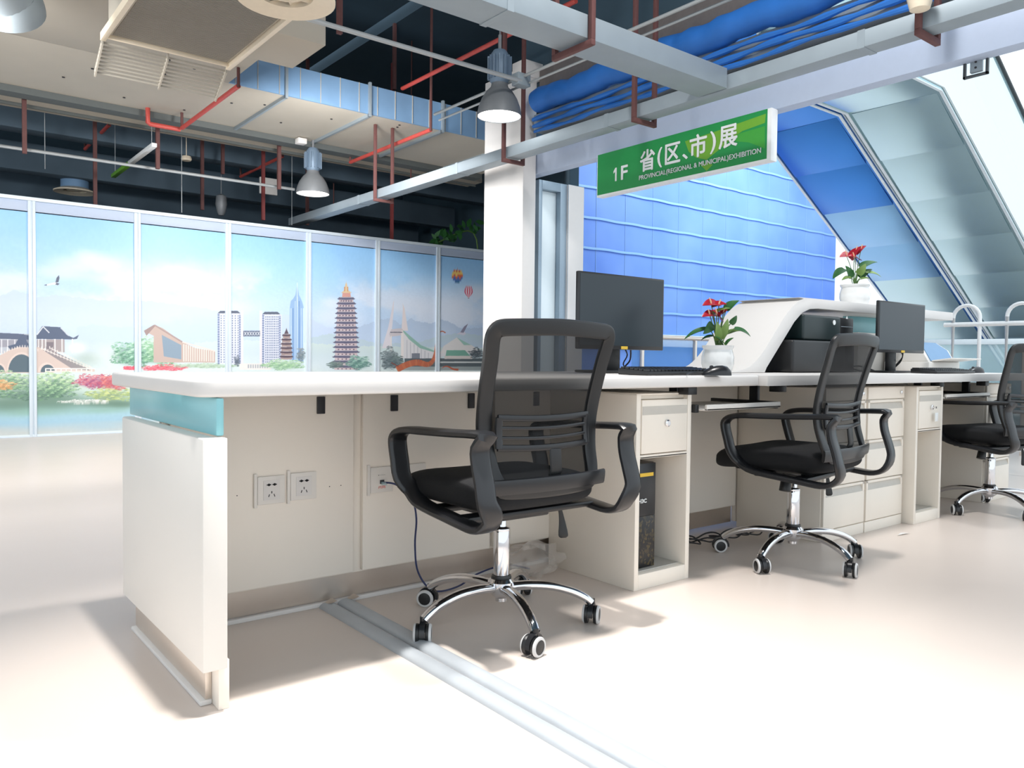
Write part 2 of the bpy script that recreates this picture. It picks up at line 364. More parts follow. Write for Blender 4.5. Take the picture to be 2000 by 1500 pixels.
# ac unit
z = 2.8
t = thing('air_conditioner', 'ceiling air conditioner with ribbed grey return grille', 'air conditioner', (1.5, 5, z))
MB().box(1.12, 1.86, 3.6, 5.46, z, z+.36).build('housing', 'duct_b', t, .004)
b = MB()
for i in range(110):
    y = 3.62+i*1.83/110; b.box(1.14, 1.84, y, y+.007, z-.008, z)
b.build('return_grille', 'grille', t, smooth=False)
for x in (1.085, 1.86): MB().box(x, x+.03, 3.55, 5.52, z-.03, z+.02).build('frame_rail', 'cream', t, .002)
MB().box(1.1, 1.88, 5.46, 5.48, z-.025, z+.0).build('frame_rail', 'cream', t, .002)
b = MB()
for i in range(9):
    f = i/8; b.box(1.1, 1.88, 5.56+f*.2, 5.57+f*.2, z-.03-f*.13, z-.018-f*.13)
for x in (1.1, 1.49, 1.87): b.hexa([(x, 5.55, z-.04), (x+.01, 5.55, z-.04), (x+.01, 5.78, z-.18), (x, 5.78, z-.18)], [(x, 5.55, z-.0), (x+.01, 5.55, z-.0), (x+.01, 5.78, z-.14), (x, 5.78, z-.14)])
b.build('louvre_flap', 'duct_b', t)
MB().box(1.14, 1.84, 5.48, 5.56, z+.04, z+.3).build('dark_slot', 'ink', t)
MB().box(1.9, 2.35, 5.0, 5.55, z+.1, z+.42).build('outlet_box', 'duct_b', t, .004)
def diffuser(c, r, label):
    t = thing('round_diffuser', label, 'ceiling vent', c, group='cream round ceiling diffusers')
    MB().lathe([(r*.55, .02), (r, .0), (r, .015), (r*.62, .06), (r*.55, .06), (r*.55, .02)], c, 40, cap=False).build('rim', 'cream', t)
    MB().lathe([(r*.66, .05), (r*.66, .2), (0.01, .2)], c, 32, cap=False).build('collar', 'duct_s', t)
    b = MB(); b.lathe([(.012, .02), (.1*r*4, .03), (.02, .05)], c, 16)
    for k in range(8):
        q = k*math.pi/4; d = Vector((math.cos(q), math.sin(q), 0)); s = Vector((-d.y, d.x, 0)); C = Vector(c)
        b.add([C+d*.03+s*.005+Vector((0, 0, .02)), C+d*r*.56+s*.03+Vector((0, 0, .03)), C+d*r*.56-s*.02+Vector((0, 0, .05)), C+d*.03-s*.005+Vector((0, 0, .04))], [(0, 1, 2, 3)])
    b.build('vane', 'cream', t); return t
diffuser(onZ(558, 0, 2.54), .235, 'large cream round diffuser beside the air conditioner at the top edge')
diffuser(onZ(146, 376, 2.95), .25, 'cream round diffuser hanging just above the mural on the left')
t = thing('round_duct_end', 'grey rounded duct end in the top left corner', 'duct', onZ(30, 35, 3.0))
P = smooth_path([onZ(-20, -60, 2.98), onZ(0, -20, 2.94), onZ(15, 5, 2.90), onZ(20, 22, 2.87)], 4)
MB().tube(P, .19, 28).build('elbow', 'galv', t)
# conduits, pipes
def pipe(name, label, cat, pts, r, m, group=None):
    return tag(MB().tube(pts, r, 10).build(name, m), label, cat, group)
a = onZ(-40, 272, 2.75); b_ = onZ(575, 370, 2.75)
pipe('conduit_pipe', 'thin grey conduit running above the mural on the left', 'pipe', [(a.x-1, b_.y, 2.75), (b_.x, b_.y, 2.75)], .016, 'conduit')
a = onZ(600, 42, 2.9); b_ = onZ(1018, 158, 2.9)
pipe('conduit_pipe', 'thin grey conduit running from the round diffuser to the column top', 'pipe', [(2.05, b_.y, 2.9), (b_.x, b_.y, 2.9)], .016, 'conduit')
a = onZ(1018, 156, 2.92)
pipe('conduit_pipe', 'thin double conduit running from the column top to the upper right, upper line', 'pipe', [(a.x, a.y+1.2, 2.94), (a.x, .5, 2.94)], .012, 'conduit', )
pipe('conduit_pipe', 'thin double conduit running from the column top to the upper right, lower line', 'pipe', [(a.x+.05, a.y+1.2, 2.9), (a.x+.05, .5, 2.9)], .009, 'conduit')
tag(MB().box(a.x-.06, a.x+.06, a.y-.04, a.y+.04, 2.87, 2.96).build('junction_box', 'galv', None, .004), 'small grey junction box where the conduits meet at the column', 'junction box')
G = 'red sprinkler pipes'
def rp(label, x, y, z, p2, drop=0, r=.02, far=None):
    far = drop if far is None else far
    A = onZ(x, y, z); B_ = onZ(*p2, z); X = (A.x+B_.x)/2
    pts = [(X, A.y, z), (X, B_.y, z)]; b = MB().tube(pts, r, 10)
    if drop: b.tube([(X, A.y, z-.01), (X, A.y, z+far)], r*.7, 8, mi=1)
    if drop: b.tube([(X, B_.y, z-.01), (X, B_.y, z+drop)], r*.7, 8, mi=1)
    return tag(b.build('sprinkler_pipe', ['redpipe', 'rust']), label, 'pipe', G)
rp('red sprinkler pipe under the large duct left of its blue side', 355, 250, 3.05, (466, 168), .15)
rp('red sprinkler pipe under the large duct right of the middle lamp', 690, 318, 3.08, (835, 252), 1.62, far=.12)
rp('long red sprinkler pipe rising past the near lamp to the top edge', 789, 174, 3.55, (1121, 0), 0)
rp('red sprinkler pipe in the dark above the middle lamp', 470, 345, 3.3, (552, 305), .3)
rp('faded red pipe in the dark above the left diffuser', 160, 290, 3.4, (220, 245), .3)
rp('red pipe piece behind the long tray', 640, 400, 3.0, (815, 355), 1.7, .013)
A = onZ(300, 232, 3.05); B_ = onZ(352, 253, 3.05)
pipe('sprinkler_pipe', 'short red pipe elbow joining the pipe under the large duct', 'pipe', [(A.x, B_.y, 3.2), (A.x, B_.y, 3.06), (A.x+.02, B_.y, 3.05), (B_.x, B_.y, 3.05)], .022, 'redpipe', G)
rods = [(48, 200, 300, 8.6, 'rust'), (186, 300, 400, 9.6, 'rust'), (308, 235, 330, 8.62, 'rust'), (545, 290, 370, 8.62, 'rust'), (663, 0, 66, 5.6, 'rust'), (765, 320, 470, 9.3, 'darkred'),
        (514, 330, 430, 9.5, 'darkred'), (395, 270, 410, 10, 'rust'), (435, 285, 340, 9.9, 'rust'), (600, 380, 440, 9.9, 'rust'), (980, 50, 165, 5.2, 'rust'), (770, 130, 175, 8.2, 'rust')]
for k, (x, y0, y1, Y, mm) in enumerate(rods):
    p = onY(x, y1, Y)
    tag(MB().box(p.x-.018, p.x+.018, Y-.018, Y+.018, p.z, 4.7).build('hanging_rod', mm), f'{"rust brown" if mm=="rust" else "red"} hanging rod {["at the far left above the mural","above the left diffuser","down to the conduit left of the light strip","down to the conduit end beside the middle lamp","at the top centre down to the conduit","behind the long tray above the pagoda print","beside the white ceiling box","in the dark above the twin tower print","behind the left conduit above the twin towers","in the dark right of the middle lamp","down to the near lamp","above the blue duct side"][k]}', 'rod', 'hanging rods')
for k, x in enumerate((88, 355, 570)):
    p = onY(x, (330, 415, 440)[k], 9.4)
    tag(MB().tube([p, (p.x, p.y, 4.7)], .004, 6).build('hanging_wire', 'conduit'), ('thin wire hanging left of the first tall panel joint', 'thin wire hanging above the low building print', 'thin wire hanging above the tall tower print')[k], 'wire')
# light strip, small ceiling objects
A = onZ(226, 348, 2.9); B_ = onZ(296, 286, 2.9)
t = thing('light_strip', 'white hanging light strip with a green end crossing the conduit', 'lamp', A)
X = (A.x+B_.x)/2
MB().box(X-.025, X+.025, B_.y, A.y-(A.y-B_.y)*.45, 2.9, 2.94).build('housing', 'whiteink', t, .004); MB().box(X-.025, X+.025, A.y-(A.y-B_.y)*.45, A.y, 2.9, 2.94).build('green_end', 'signl', t, .004)
for y in (A.y-.1, B_.y+.1): MB().tube([(X, y, 2.93), (X, y, 4.7)], .003, 6).build('wire', 'conduit', t)
p = onZ(524, 380, 3.0); tag(MB().box(p.x-.12, p.x+.12, p.y-.02, p.y+.02, 3.0, 3.22).build('ceiling_box', 'column', None, .006), 'small white ceiling box left of the middle lamp', 'box')
p = onY(432, 405, 10); tag(MB().lathe([(.02, .16), (.06, .14), (.07, .04), (.05, -.06), (.03, -.1), (.01, -.1)], p, 16).tube([p, (p.x, p.y, 4.7)], .005, 6).build('dim_lamp', 'lampg'), 'faint grey unlit lamp hanging in the dark above the mural', 'lamp')
p = onY(364, 314, 9.6); tag(MB().lathe([(.05, 0), (.06, .02), (.05, .05)], p, 16).tube([p, (p.x, p.y, 4.7)], .005, 6).build('smoke_detector', 'cream'), 'tiny pale smoke detector in the dark above the low building print', 'detector')
# high bay lamps
def highbay(c, label, emat, top, R, g='high bay lamps'):
    c = Vector(c); t = thing('high_bay_lamp', label, 'lamp', c, group=g)
    pr = [(R, 0), (R*.99, .02), (R*.93, .07), (R*.8, .13), (R*.6, .185), (R*.4, .22), (R*.36, .25), (R*.33, .25), (R*.36, .215), (R*.56, .18), (R*.76, .125), (R*.9, .065), (R*.97, .0)]
    MB().lathe(pr, c, 40, cap=False).build('shade', 'lampg', t)
    MB().lathe([(R*.955, .006), (R*.7, .007), (.001, .008)], c, 40, cap=False).build('glowing_lens', emat, t)
    b = MB(); b.lathe([(.055, .24), (.075, .27), (.075, .46), (.05, .50), (.001, .5)], c, 20)
    for k in range(14):
        q = k*math.pi/7; d = Vector((math.cos(q), math.sin(q), 0)); s = Vector((-d.y, d.x, 0))*.004; lo = Vector((0, 0, .28)); hi = Vector((0, 0, .45))
        b.hexa([c+d*.07-s+lo, c+d*.095-s+lo, c+d*.095+s+lo, c+d*.07+s+lo], [c+d*.07-s+hi, c+d*.095-s+hi, c+d*.095+s+hi, c+d*.07+s+hi])
    b.build('ballast_housing', 'ballast', t)
    b = MB(); b.tube([c+Vector((0, 0, .5)), c+Vector((0, 0, .62))], .014, 8); b.tube([c+Vector((0, 0, .62)), Vector((c.x, c.y, top))], .006, 6); b.build('suspension', 'lampg', t)
    return t
r = Vector(_ray(975, 228)); LP1 = Vector((0, 0, H))+r*6.1
r2 = Vector(_ray(611, 379)); LP2 = Vector((0, 0, H))+r2*8.75
highbay(LP1, 'lit high bay lamp with grey dome in front of the column', 'lampin', 4.7, .172)
highbay(LP2, 'lit high bay lamp above the mural near the middle', 'lampoff', 3.14, .182)
p = LP2+Vector((-.14, 0, .52)); tag(MB().box(p.x-.05, p.x+.05, p.y-.05, p.y+.05, p.z, p.z+.06).build('sensor_box', 'column', None, .008), 'small white sensor box beside the middle lamp', 'sensor')
p = onX(1797, 6, 3.9); tag(MB().lathe([(.02, -.04), (.045, -.03), (.06, .03), (.06, .08), (.02, .1)], p, 20).tube([p, (p.x, p.y, 4.7)], .008, 6).build('smoke_detector', 'cream'), 'cream detector head hanging at the top edge above the beam', 'detector')
# leaves behind the column
t = thing('leafy_plant', 'leafy branches reaching over the mural behind the column', 'plant', (6.4, 9.6, 0))
lf = MB(); st = MB()
st.tube(smooth_path([(6.95, 9.6, 0), (6.95, 9.6, 1.8), onY(925, 455, 9.6), onY(850, 476, 9.5)], 5), .012, 6)
for k in range(34):
    f = random.random(); x = 848+f*94; y = 474-f*38+random.uniform(-16, 12); p = onY(x, y, 9.5+random.uniform(-.1, .1)); q = random.uniform(0, 6.3); L_ = random.uniform(.05, .09)
    d = Vector((math.cos(q), random.uniform(-.4, .4), math.sin(q)))*L_; s = Vector((-math.sin(q), .3, math.cos(q)))*L_*.45
    lf.add([p-d, p-d*.2+s, p+d*.5+s*.7, p+d*1.1, p+d*.5-s*.7, p-d*.2-s], [(0, 1, 5), (1, 2, 4, 5), (2, 3, 4)])
lf.build('leaves', 'leaf', t); st.build('branch', 'stem', t)
# ---------------------------------------------------------------- mural partition
YM = 9.0
T = thing('mural_partition', 'long white framed partition printed with a city panorama', 'partition', (3, 9, 0))
JX = [-.75, .2, 1.155, 2.11, 3.056, 4.013, 4.945, 5.86, 6.8, 7.75]
for x in JX:
    b = MB(); b.box(x-.032, x-.006, YM-.022, YM+.05, 0, 2.30); b.box(x+.006, x+.032, YM-.022, YM+.05, 0, 2.30); b.box(x-.006, x+.006, YM-.012, YM+.05, 0, 2.30)
    b.build('mullion', 'alu', T, .002)
MB().box(JX[0], JX[-1], YM-.03, YM+.06, 2.30, 2.335).build('top_rail', 'alu', T, .003)
MB().box(JX[0], JX[-1], YM-.008, YM+.04, 2.20, 2.30).build('header_strip', 'lintel', T, .002)
MB().box(JX[0], JX[-1], YM-.02, YM+.04, 0, .025).build('bottom_rail', 'alu', T, .002)
AR = .002; AX0, AX1, AZ1 = -.75, 7.75, 2.22
NW_, NH_ = int((AX1-AX0)/AR), int(AZ1/AR)
def _vn(w, h, seed):        # smooth value noise, w x h cells over the whole print
    g = np.random.RandomState(seed).rand(h+2, w+2); X = np.linspace(0, w, NW_, endpoint=False); Y = np.linspace(0, h, NH_, endpoint=False)
    xi = X.astype(int); yi = Y.astype(int); fx = X-xi; fy = Y-yi; fx = fx*fx*(3-2*fx); fy = fy*fy*(3-2*fy)
    a_ = g[np.ix_(yi, xi)]*(1-fx)+g[np.ix_(yi, xi+1)]*fx; b_ = g[np.ix_(yi+1, xi)]*(1-fx)+g[np.ix_(yi+1, xi+1)]*fx
    return (a_*(1-fy[:, None])+b_*fy[:, None]).astype(np.float32)
_zz = (np.arange(NH_)+.5)*AR
_kz = [0, .09, .14, .3, .36, .5, .62, .8, .95, 1.15, 1.45, 1.8, 2.22]
_kc = [(198, 200, 196), (196, 200, 198), (160, 196, 214), (170, 206, 214), (178, 204, 198), (206, 220, 212), (212, 226, 226), (214, 228, 234), (198, 216, 238), (196, 216, 242), (192, 218, 246), (168, 210, 246), (146, 198, 244)]
CV = np.stack([np.interp(_zz, _kz, [c[k] for c in _kc]) for k in range(3)], -1)[:, None, :].repeat(NW_, 1).astype(np.float32)
_n = .5*_vn(9, 4, 1)+.28*_vn(24, 10, 2)+.14*_vn(60, 24, 3)+.08*_vn(140, 60, 4)
_m = np.clip((_n-.47)/.16, 0, 1)*np.clip((_zz-.95)/.25, 0, 1)[:, None]*np.clip((1.95-_zz)/.35, 0, 1)[:, None]
CV += (np.array([222, 232, 248], np.float32)-CV)*(_m*.75)[..., None]
CV += ((_vn(400, 160, 9)-.5)*5)[..., None]
class Art:
    def up(s): pass
    def xz(s, pts):
        o = []
        for x, y in pts:
            p = onY(x, y, YM); o.append(((p.x-AX0)/AR, p.z/AR))
        return np.array(o)
    def poly(s, pts, c, al=1.0):
        P = s.xz(pts); x0, y0 = np.floor(P.min(0)).astype(int); x1, y1 = np.ceil(P.max(0)).astype(int)+1
        x0, y0 = max(x0, 0), max(y0, 0); x1, y1 = min(x1, NW_), min(y1, NH_)
        if x1 <= x0 or y1 <= y0: return
        X, Y = np.meshgrid(np.arange(x0, x1)+.5, np.arange(y0, y1)+.5); M = np.zeros(X.shape, bool); n = len(P)
        for i in range(n):
            ax, ay = P[i]; bx, by = P[(i+1) % n]
            if ay == by: continue
            M ^= ((ay > Y) != (by > Y)) & (X < (bx-ax)*(Y-ay)/(by-ay)+ax)
        R = CV[y0:y1, x0:x1]; R[M] += (np.array(c, np.float32)-R[M])*al
    def glow(s, x, y, rx, ry, c, al, pw=2):
        P = s.xz([(x, y), (x+rx, y), (x, y-ry)]); cx, cy = P[0]; a_, b_ = abs(P[1][0]-cx), abs(P[2][1]-cy)
        x0, x1, y0, y1 = max(0, int(cx-2.4*a_)), min(NW_, int(cx+2.4*a_)), max(0, int(cy-2.4*b_)), min(NH_, int(cy+2.4*b_))
        if x1 <= x0 or y1 <= y0: return
        X, Y = np.meshgrid(np.arange(x0, x1), np.arange(y0, y1)); w = al*np.exp(-(((X-cx)/a_)**2+((Y-cy)/b_)**2)**(pw/2))
        R = CV[y0:y1, x0:x1]; R += (np.array(c, np.float32)-R)*w[..., None].astype(np.float32)
    def fade(s, pts, c, depth, al=1.0):
        # ridge line that melts away downwards over depth px
        P = s.xz(pts); P = P[P[:, 0].argsort()]; x0, x1 = max(0, int(P[0][0])), min(NW_, int(P[-1][0])); X = np.arange(x0, x1)
        nz = np.interp(X, P[:, 0], P[:, 1])+2.5*np.sin(X*.11)+1.6*np.sin(X*.31+1); d = depth*2.5
        Y = np.arange(NH_)[:, None]; w = np.where(Y < nz, np.clip(1-(nz-Y)/d, 0, 1), 0)*al
        R = CV[:, x0:x1]; R += (np.array(c, np.float32)-R)*w[..., None].astype(np.float32)
    def rect(s, x0, y0, x1, y1, c): s.poly([(x0, y0), (x1, y0), (x1, y1), (x0, y1)], c)
    def line(s, x0, y0, x1, y1, w, c):
        d = math.hypot(x1-x0, y1-y0) or 1; nx, ny = -(y1-y0)/d*w/2, (x1-x0)/d*w/2
        s.poly([(x0+nx, y0+ny), (x1+nx, y1+ny), (x1-nx, y1-ny), (x0-nx, y0-ny)], c)
    def fol(s, cx, cy, rx, ry, cols, n, sz=3):
        s.glow(cx, cy+ry*.2, rx*.8, ry*.7, cols[-1], .75, 4); n = int(n*1.5)
        for k in range(n):
            q = random.uniform(0, 6.28); r = math.sqrt(random.random()); r *= 1-.18*math.sin(q*5+cx); x = cx+rx*r*math.cos(q); y = cy+ry*r*math.sin(q); w = sz*random.uniform(.4, 1.15); h = w*random.uniform(.3, .55)
            t_ = min(.999, max(0, (.5+.5*math.sin(x*.35+y*.5))*.35+(y-cy+ry)/(2*ry)*.5+random.uniform(-.2, .3))); c = cols[int(t_*len(cols))]
            s.poly([(x-w, y+h*.6), (x-w*.3, y-h*.8), (x+w*.6, y-h*.6), (x+w, y+h*.5), (x+w*.1, y+h*.2)], c, .9)
    def build(s, name): pass
def ridge(s, pts, base, c): s.fade(pts, c, base-min(p[1] for p in pts), .85)
a = Art()   # clouds
for cx, cy, rx, ry in ((150, 515, 50, 14), (170, 500, 26, 12), (120, 532, 55, 14), (205, 515, 34, 16), (30, 552, 50, 20), (220, 545, 45, 16), (345, 545, 62, 30), (660, 620, 45, 22), (650, 592, 22, 12), (890, 610, 50, 24), (800, 600, 44, 18), (930, 570, 26, 14), (420, 600, 80, 20)):
    a.glow(cx, cy, rx, ry, (226, 234, 248), .6, 3)
a.build('printed_clouds')
a = Art(); ridge(a, [(0, 578), (30, 566), (70, 582), (110, 576), (190, 586), (232, 588), (290, 588), (340, 594), (400, 602), (440, 612), (480, 616), (530, 612), (600, 620), (640, 640), (700, 650)], 700, (198, 214, 238)); a.up()
ridge(a, [(150, 640), (180, 634), (230, 640), (290, 636), (330, 634), (380, 638), (430, 640), (520, 656), (600, 662), (650, 652), (700, 650)], 705, (196, 214, 228)); a.up()
ridge(a, [(690, 642), (720, 632), (745, 624), (765, 622), (782, 634), (802, 622), (815, 628), (843, 632), (862, 624), (880, 630), (900, 642), (945, 640)], 710, (182, 202, 228)); a.up()
ridge(a, [(600, 662), (640, 652), (680, 656), (740, 672), (820, 668), (860, 656), (900, 650), (945, 656)], 715, (190, 210, 220)); a.up()
ridge(a, [(380, 670), (460, 664), (560, 668), (700, 676), (945, 680)], 722, (208, 224, 222)); a.build('printed_mountains')
# left bridge and pavilion
a = Art(); st_, dk, rf = (214, 196, 188), (92, 110, 122), (92, 104, 128)
a.rect(-40, 652, 62, 690, (190, 196, 206)); a.poly([(-40, 648), (40, 652), (62, 656), (62, 664), (-40, 660)], (96, 106, 130)); a.rect(-20, 664, 60, 678, (160, 160, 172)); a.up()
for x in (2, 14, 28): a.rect(x, 663, x+2, 690, (232, 232, 236))
a.poly([(15, 676), (30, 672), (40, 655), (46, 652), (54, 670), (70, 678), (66, 684), (20, 684)], rf)
a.poly([(70, 656), (82, 637), (118, 639), (130, 654), (143, 660), (154, 654), (150, 662), (140, 663), (68, 662), (48, 658)], rf); a.up()
a.line(72, 654, 84, 638, 2, (225, 228, 235)); a.line(84, 638, 96, 650, 2, (225, 228, 235)); a.line(118, 640, 134, 656, 1.6, (205, 210, 222))
a.rect(72, 663, 126, 688, (170, 160, 162)); a.up()
for x in (74, 81, 88, 106, 120, 140): a.rect(x, 662, x+2.2, 690, (232, 230, 230))
a.rect(90, 668, 104, 682, (130, 122, 130)); a.up()
a.poly([(-30, 708), (0, 694), (18, 684), (34, 678), (55, 678), (75, 678), (90, 684), (140, 705), (185, 722), (185, 726), (-30, 730)], st_)
a.poly([(84, 684), (96, 682), (160, 712), (176, 724), (140, 720)], (150, 142, 146)); a.up()
def archp(cx, by, rx, h): return [(cx+rx*math.cos(math.pi*i/14), by-h*math.sin(math.pi*i/14)) for i in range(15)]
a.poly(archp(42, 726, 29, 38), (226, 208, 200)); a.poly(archp(91, 726, 17, 18), (226, 208, 200)); a.poly(archp(-4, 726, 16, 18), (226, 208, 200)); a.up()
a.poly(archp(42, 727, 26, 35), dk); a.poly(archp(93, 727, 14, 15), dk); a.poly(archp(-4, 727, 13, 15), dk); a.up()
for i in range(16):
    x = 80+i*6.3; y = 682+i*2.6; a.rect(x, y-5, x+1.5, y+1, (240, 232, 228))
    x = 96+i*5.2; y = 680+i*2.5; a.rect(x, y-4, x+1.3, y+1, (235, 230, 228))
for i in range(18):
    x = -12+i*5; y = 678+abs(x-45)**1.6*.035; a.rect(x, y-4, x+1.5, y+1, (235, 226, 220))
a.line(80, 680, 175, 720, 1.4, (238, 230, 226)); a.line(96, 679, 180, 718, 1.2, (238, 230, 226))
a.rect(88, 719, 186, 721, (240, 236, 232)); a.rect(88, 724, 180, 727, (226, 218, 212))
for i in range(10): a.rect(88+i*10, 719, 90+i*10, 726, (240, 236, 232))
a.build('printed_bridge_and_pavilion')
a = Art()
for q in ((20, 790, 70, 16), (110, 785, 60, 18), (200, 788, 50, 10), (240, 790, 30, 8)): a.glow(*q, (104, 134, 118), .85, 3)
for q in ((60, 806, 60, 8), (200, 802, 60, 6)): a.glow(*q, (136, 176, 156), .6, 2)
for q in ((80, 830, 90, 10), (200, 832, 60, 9)): a.glow(*q, (160, 196, 214), .6, 2)
gr = [(206, 226, 190), (182, 210, 168), (150, 186, 148), (112, 150, 122), (92, 122, 108)]
a.fol(20, 745, 60, 20, gr, 320, 4); a.fol(110, 750, 42, 24, gr, 420, 4); a.fol(60, 768, 80, 14, gr[2:], 300, 4); a.fol(215, 770, 45, 14, [(206, 214, 150), (170, 190, 130), (140, 160, 120)], 260, 4)
a.fol(0, 752, 30, 10, [(236, 196, 150), (222, 170, 120), (206, 150, 100)], 160, 3); a.up()
a.fol(185, 744, 40, 14, [(214, 140, 150), (190, 98, 122), (160, 84, 122)], 320, 3.4); a.fol(225, 746, 30, 15, [(220, 140, 132), (204, 112, 112), (180, 96, 112)], 240, 3.4)
a.fol(165, 784, 45, 4, [(225, 228, 224), (190, 196, 190)], 160, 3); a.build('printed_garden')
a = Art(); a.glow(170, 700, 30, 16, (150, 172, 160), .5); a.glow(215, 690, 40, 20, (222, 232, 226), .6); a.glow(150, 680, 16, 10, (250, 246, 236), .8)
a.fol(262, 690, 46, 26, [(196, 226, 208), (150, 196, 170), (110, 160, 134), (92, 136, 118)], 620, 3.6); a.fol(318, 690, 38, 24, [(196, 226, 200), (146, 192, 156), (108, 156, 124)], 520, 3.6); a.fol(298, 672, 30, 16, [(206, 232, 214), (146, 192, 156)], 240, 3.4); a.up()
a.fol(320, 718, 48, 6, [(238, 120, 130), (214, 90, 110)], 200, 3); a.fol(256, 719, 16, 4, [(226, 90, 110)], 60, 3)
# low museum building
b = Art()
b.poly([(281, 646), (301, 634), (318, 641), (356, 668), (382, 680), (420, 686), (420, 708), (300, 708), (300, 656)], (196, 176, 168)); b.up()
b.poly([(281, 646), (301, 634), (304, 636), (286, 656)], (160, 140, 138)); b.line(302, 635, 356, 668, 3, (170, 150, 146)); b.line(356, 668, 420, 686, 2.4, (226, 214, 208)); b.poly([(316, 654), (354, 674), (354, 702), (320, 696)], (140, 160, 178))
for i in range(14): b.rect(358+i*4.4, 672+i*1.1, 360+i*4.4, 706, (232, 222, 216))
b.build('printed_low_building'); a.up(); a.fol(400, 714, 70, 5, [(190, 210, 190), (160, 186, 160)], 160, 3); a.build('printed_trees')
def tower(a, x0, x1, y0, y1, nx, ny, pw):
    dk2 = (104, 122, 156)
    a.poly([(x0-1, y0+6), (x0+5, y0), (x1-8, y0), (x1-1, y0+6)], (96, 104, 122)); a.rect(x0, y0+5, x1, y1, (216, 220, 234)); a.rect(x0, y0+6, x0+4, y1, (128, 142, 176)); a.rect(x1-5, y0+8, x1-2, y1, (128, 142, 176)); a.up()
    for i in range(nx):
        for j in range(ny):
            x = x0+7+i*(x1-x0-14)/(nx-1); y = y0+10+j*(y1-y0-14)/(ny-1); a.rect(x-.9, y-1.3, x+.9, y+1.3, dk2)
    for j in range(ny): a.rect(x0, y0+10+j*(y1-y0-14)/(ny-1), x0+4, y0+11+j*(y1-y0-14)/(ny-1), (206, 212, 230)); a.rect(x1-5, y0+10+j*(y1-y0-14)/(ny-1), x1-2, y0+11+j*(y1-y0-14)/(ny-1), (206, 212, 230))
a = Art(); tower(a, 425, 472, 607, 711, 7, 20, 0); a.rect(471, 606, 475, 712, (226, 222, 228)); tower(a, 512, 550, 609, 711, 8, 20, 0); a.rect(507, 607, 512, 712, (226, 222, 228))
a.line(475, 588, 475, 607, .8, (206, 216, 232)); a.line(508, 588, 508, 607, .8, (206, 216, 232))
a.rect(475, 646, 508, 657, (100, 112, 136)); a.up()
for i in range(6): a.line(477+i*5.2, 648, 481+i*5.2, 655, 1, (226, 230, 238)); a.line(481+i*5.2, 648, 477+i*5.2, 655, 1, (226, 230, 238))
a.rect(468, 710, 530, 722, (226, 224, 222)); a.up()
for i in range(9): a.rect(484+i*4.6, 712, 486.5+i*4.6, 719, (170, 176, 184))
a.build('printed_twin_towers')
a = Art(); tb = (150, 182, 220)
a.poly([(566, 600), (568, 588), (572, 584), (577, 576), (579.6, 560), (580.4, 548), (581.3, 560), (584, 576), (588, 584), (591, 592), (593, 600), (593, 706), (566, 706)], tb); a.up()
for i in range(7): a.line(568.5+i*4, 602-(i in (2, 3, 4))*14, 568.5+i*4, 704, 1.5, ((206, 226, 244), (110, 146, 196), (190, 212, 238))[i % 3])
a.line(580.6, 552, 580.6, 600, 1.4, (216, 232, 246)); a.build('printed_glass_tower')
def pagoda(a, cx, y0, y1, w0, w1, n, roof, wall, win=True):
    for k in range(n):
        f0 = k/n; yt = y0+(y1-y0)*f0; h = (y1-y0)/n; w = w0+(w1-w0)*(f0**.6)
        a.poly([(cx-w*.86, yt+h*.45), (cx+w*.86, yt+h*.45), (cx+w*.88, yt+h*1.02), (cx-w*.88, yt+h*1.02)], wall)
    a.up()
    for k in range(n):
        f0 = k/n; yt = y0+(y1-y0)*f0; h = (y1-y0)/n; w = w0+(w1-w0)*(f0**.6)
        a.poly([(cx-w*.84, yt), (cx+w*.84, yt), (cx+w*1.0, yt+h*.32), (cx+w*1.1, yt+h*.28), (cx+w*1.0, yt+h*.52), (cx, yt+h*.62), (cx-w*1.0, yt+h*.52), (cx-w*1.1, yt+h*.28), (cx-w*1.0, yt+h*.32)], roof)
    a.up()
    for k in range(n):
        f0 = k/n; yt = y0+(y1-y0)*f0; h = (y1-y0)/n; w = w0+(w1-w0)*(f0**.6)
        a.poly([(cx-w*.84, yt+h*.02), (cx+w*.84, yt+h*.02), (cx+w*.84, yt+h*.12), (cx-w*.84, yt+h*.12)], (206, 200, 204))
        if win:
            for q in (-.6, -.3, 0, .3, .6): a.rect(cx+q*w-1.3, yt+h*.7, cx+q*w+1.3, yt+h*.95, (110, 96, 112))
a = Art(); pagoda(a, 559.5, 652, 702, 8, 13, 6, (96, 84, 96), (166, 148, 146), False); a.poly([(555, 652), (558.5, 644), (559.5, 640), (560.5, 644), (564, 652)], (96, 84, 96)); a.build('printed_small_pagoda')
a = Art(); pagoda(a, 676, 580, 722, 16, 27, 15, (104, 104, 128), (204, 188, 192)); a.poly([(668, 580), (669, 571), (684, 571), (685, 580)], (214, 160, 150)); a.poly([(666, 572), (673, 566), (674, 556), (676, 551), (678, 556), (679, 566), (687, 572)], (220, 196, 160)); a.rect(672, 560, 674, 569, (206, 150, 110)); a.rect(678, 560, 680, 569, (206, 150, 110)); a.build('printed_great_pagoda')
a = Art(); a.fol(555, 712, 40, 10, [(196, 222, 190), (160, 200, 160), (130, 170, 136)], 260, 3); a.fol(588, 692, 9, 14, [(150, 156, 160), (110, 124, 128)], 90, 2.4)
a.fol(700, 708, 23, 13, [(160, 196, 184), (116, 156, 146), (92, 130, 126)], 260, 3); a.fol(655, 712, 16, 7, [(120, 140, 136), (96, 116, 114)], 110, 2.6); a.fol(463, 705, 6, 10, [(84, 96, 110)], 50, 2); a.build('printed_shrubs')
a = Art(); wh = (232, 226, 224)
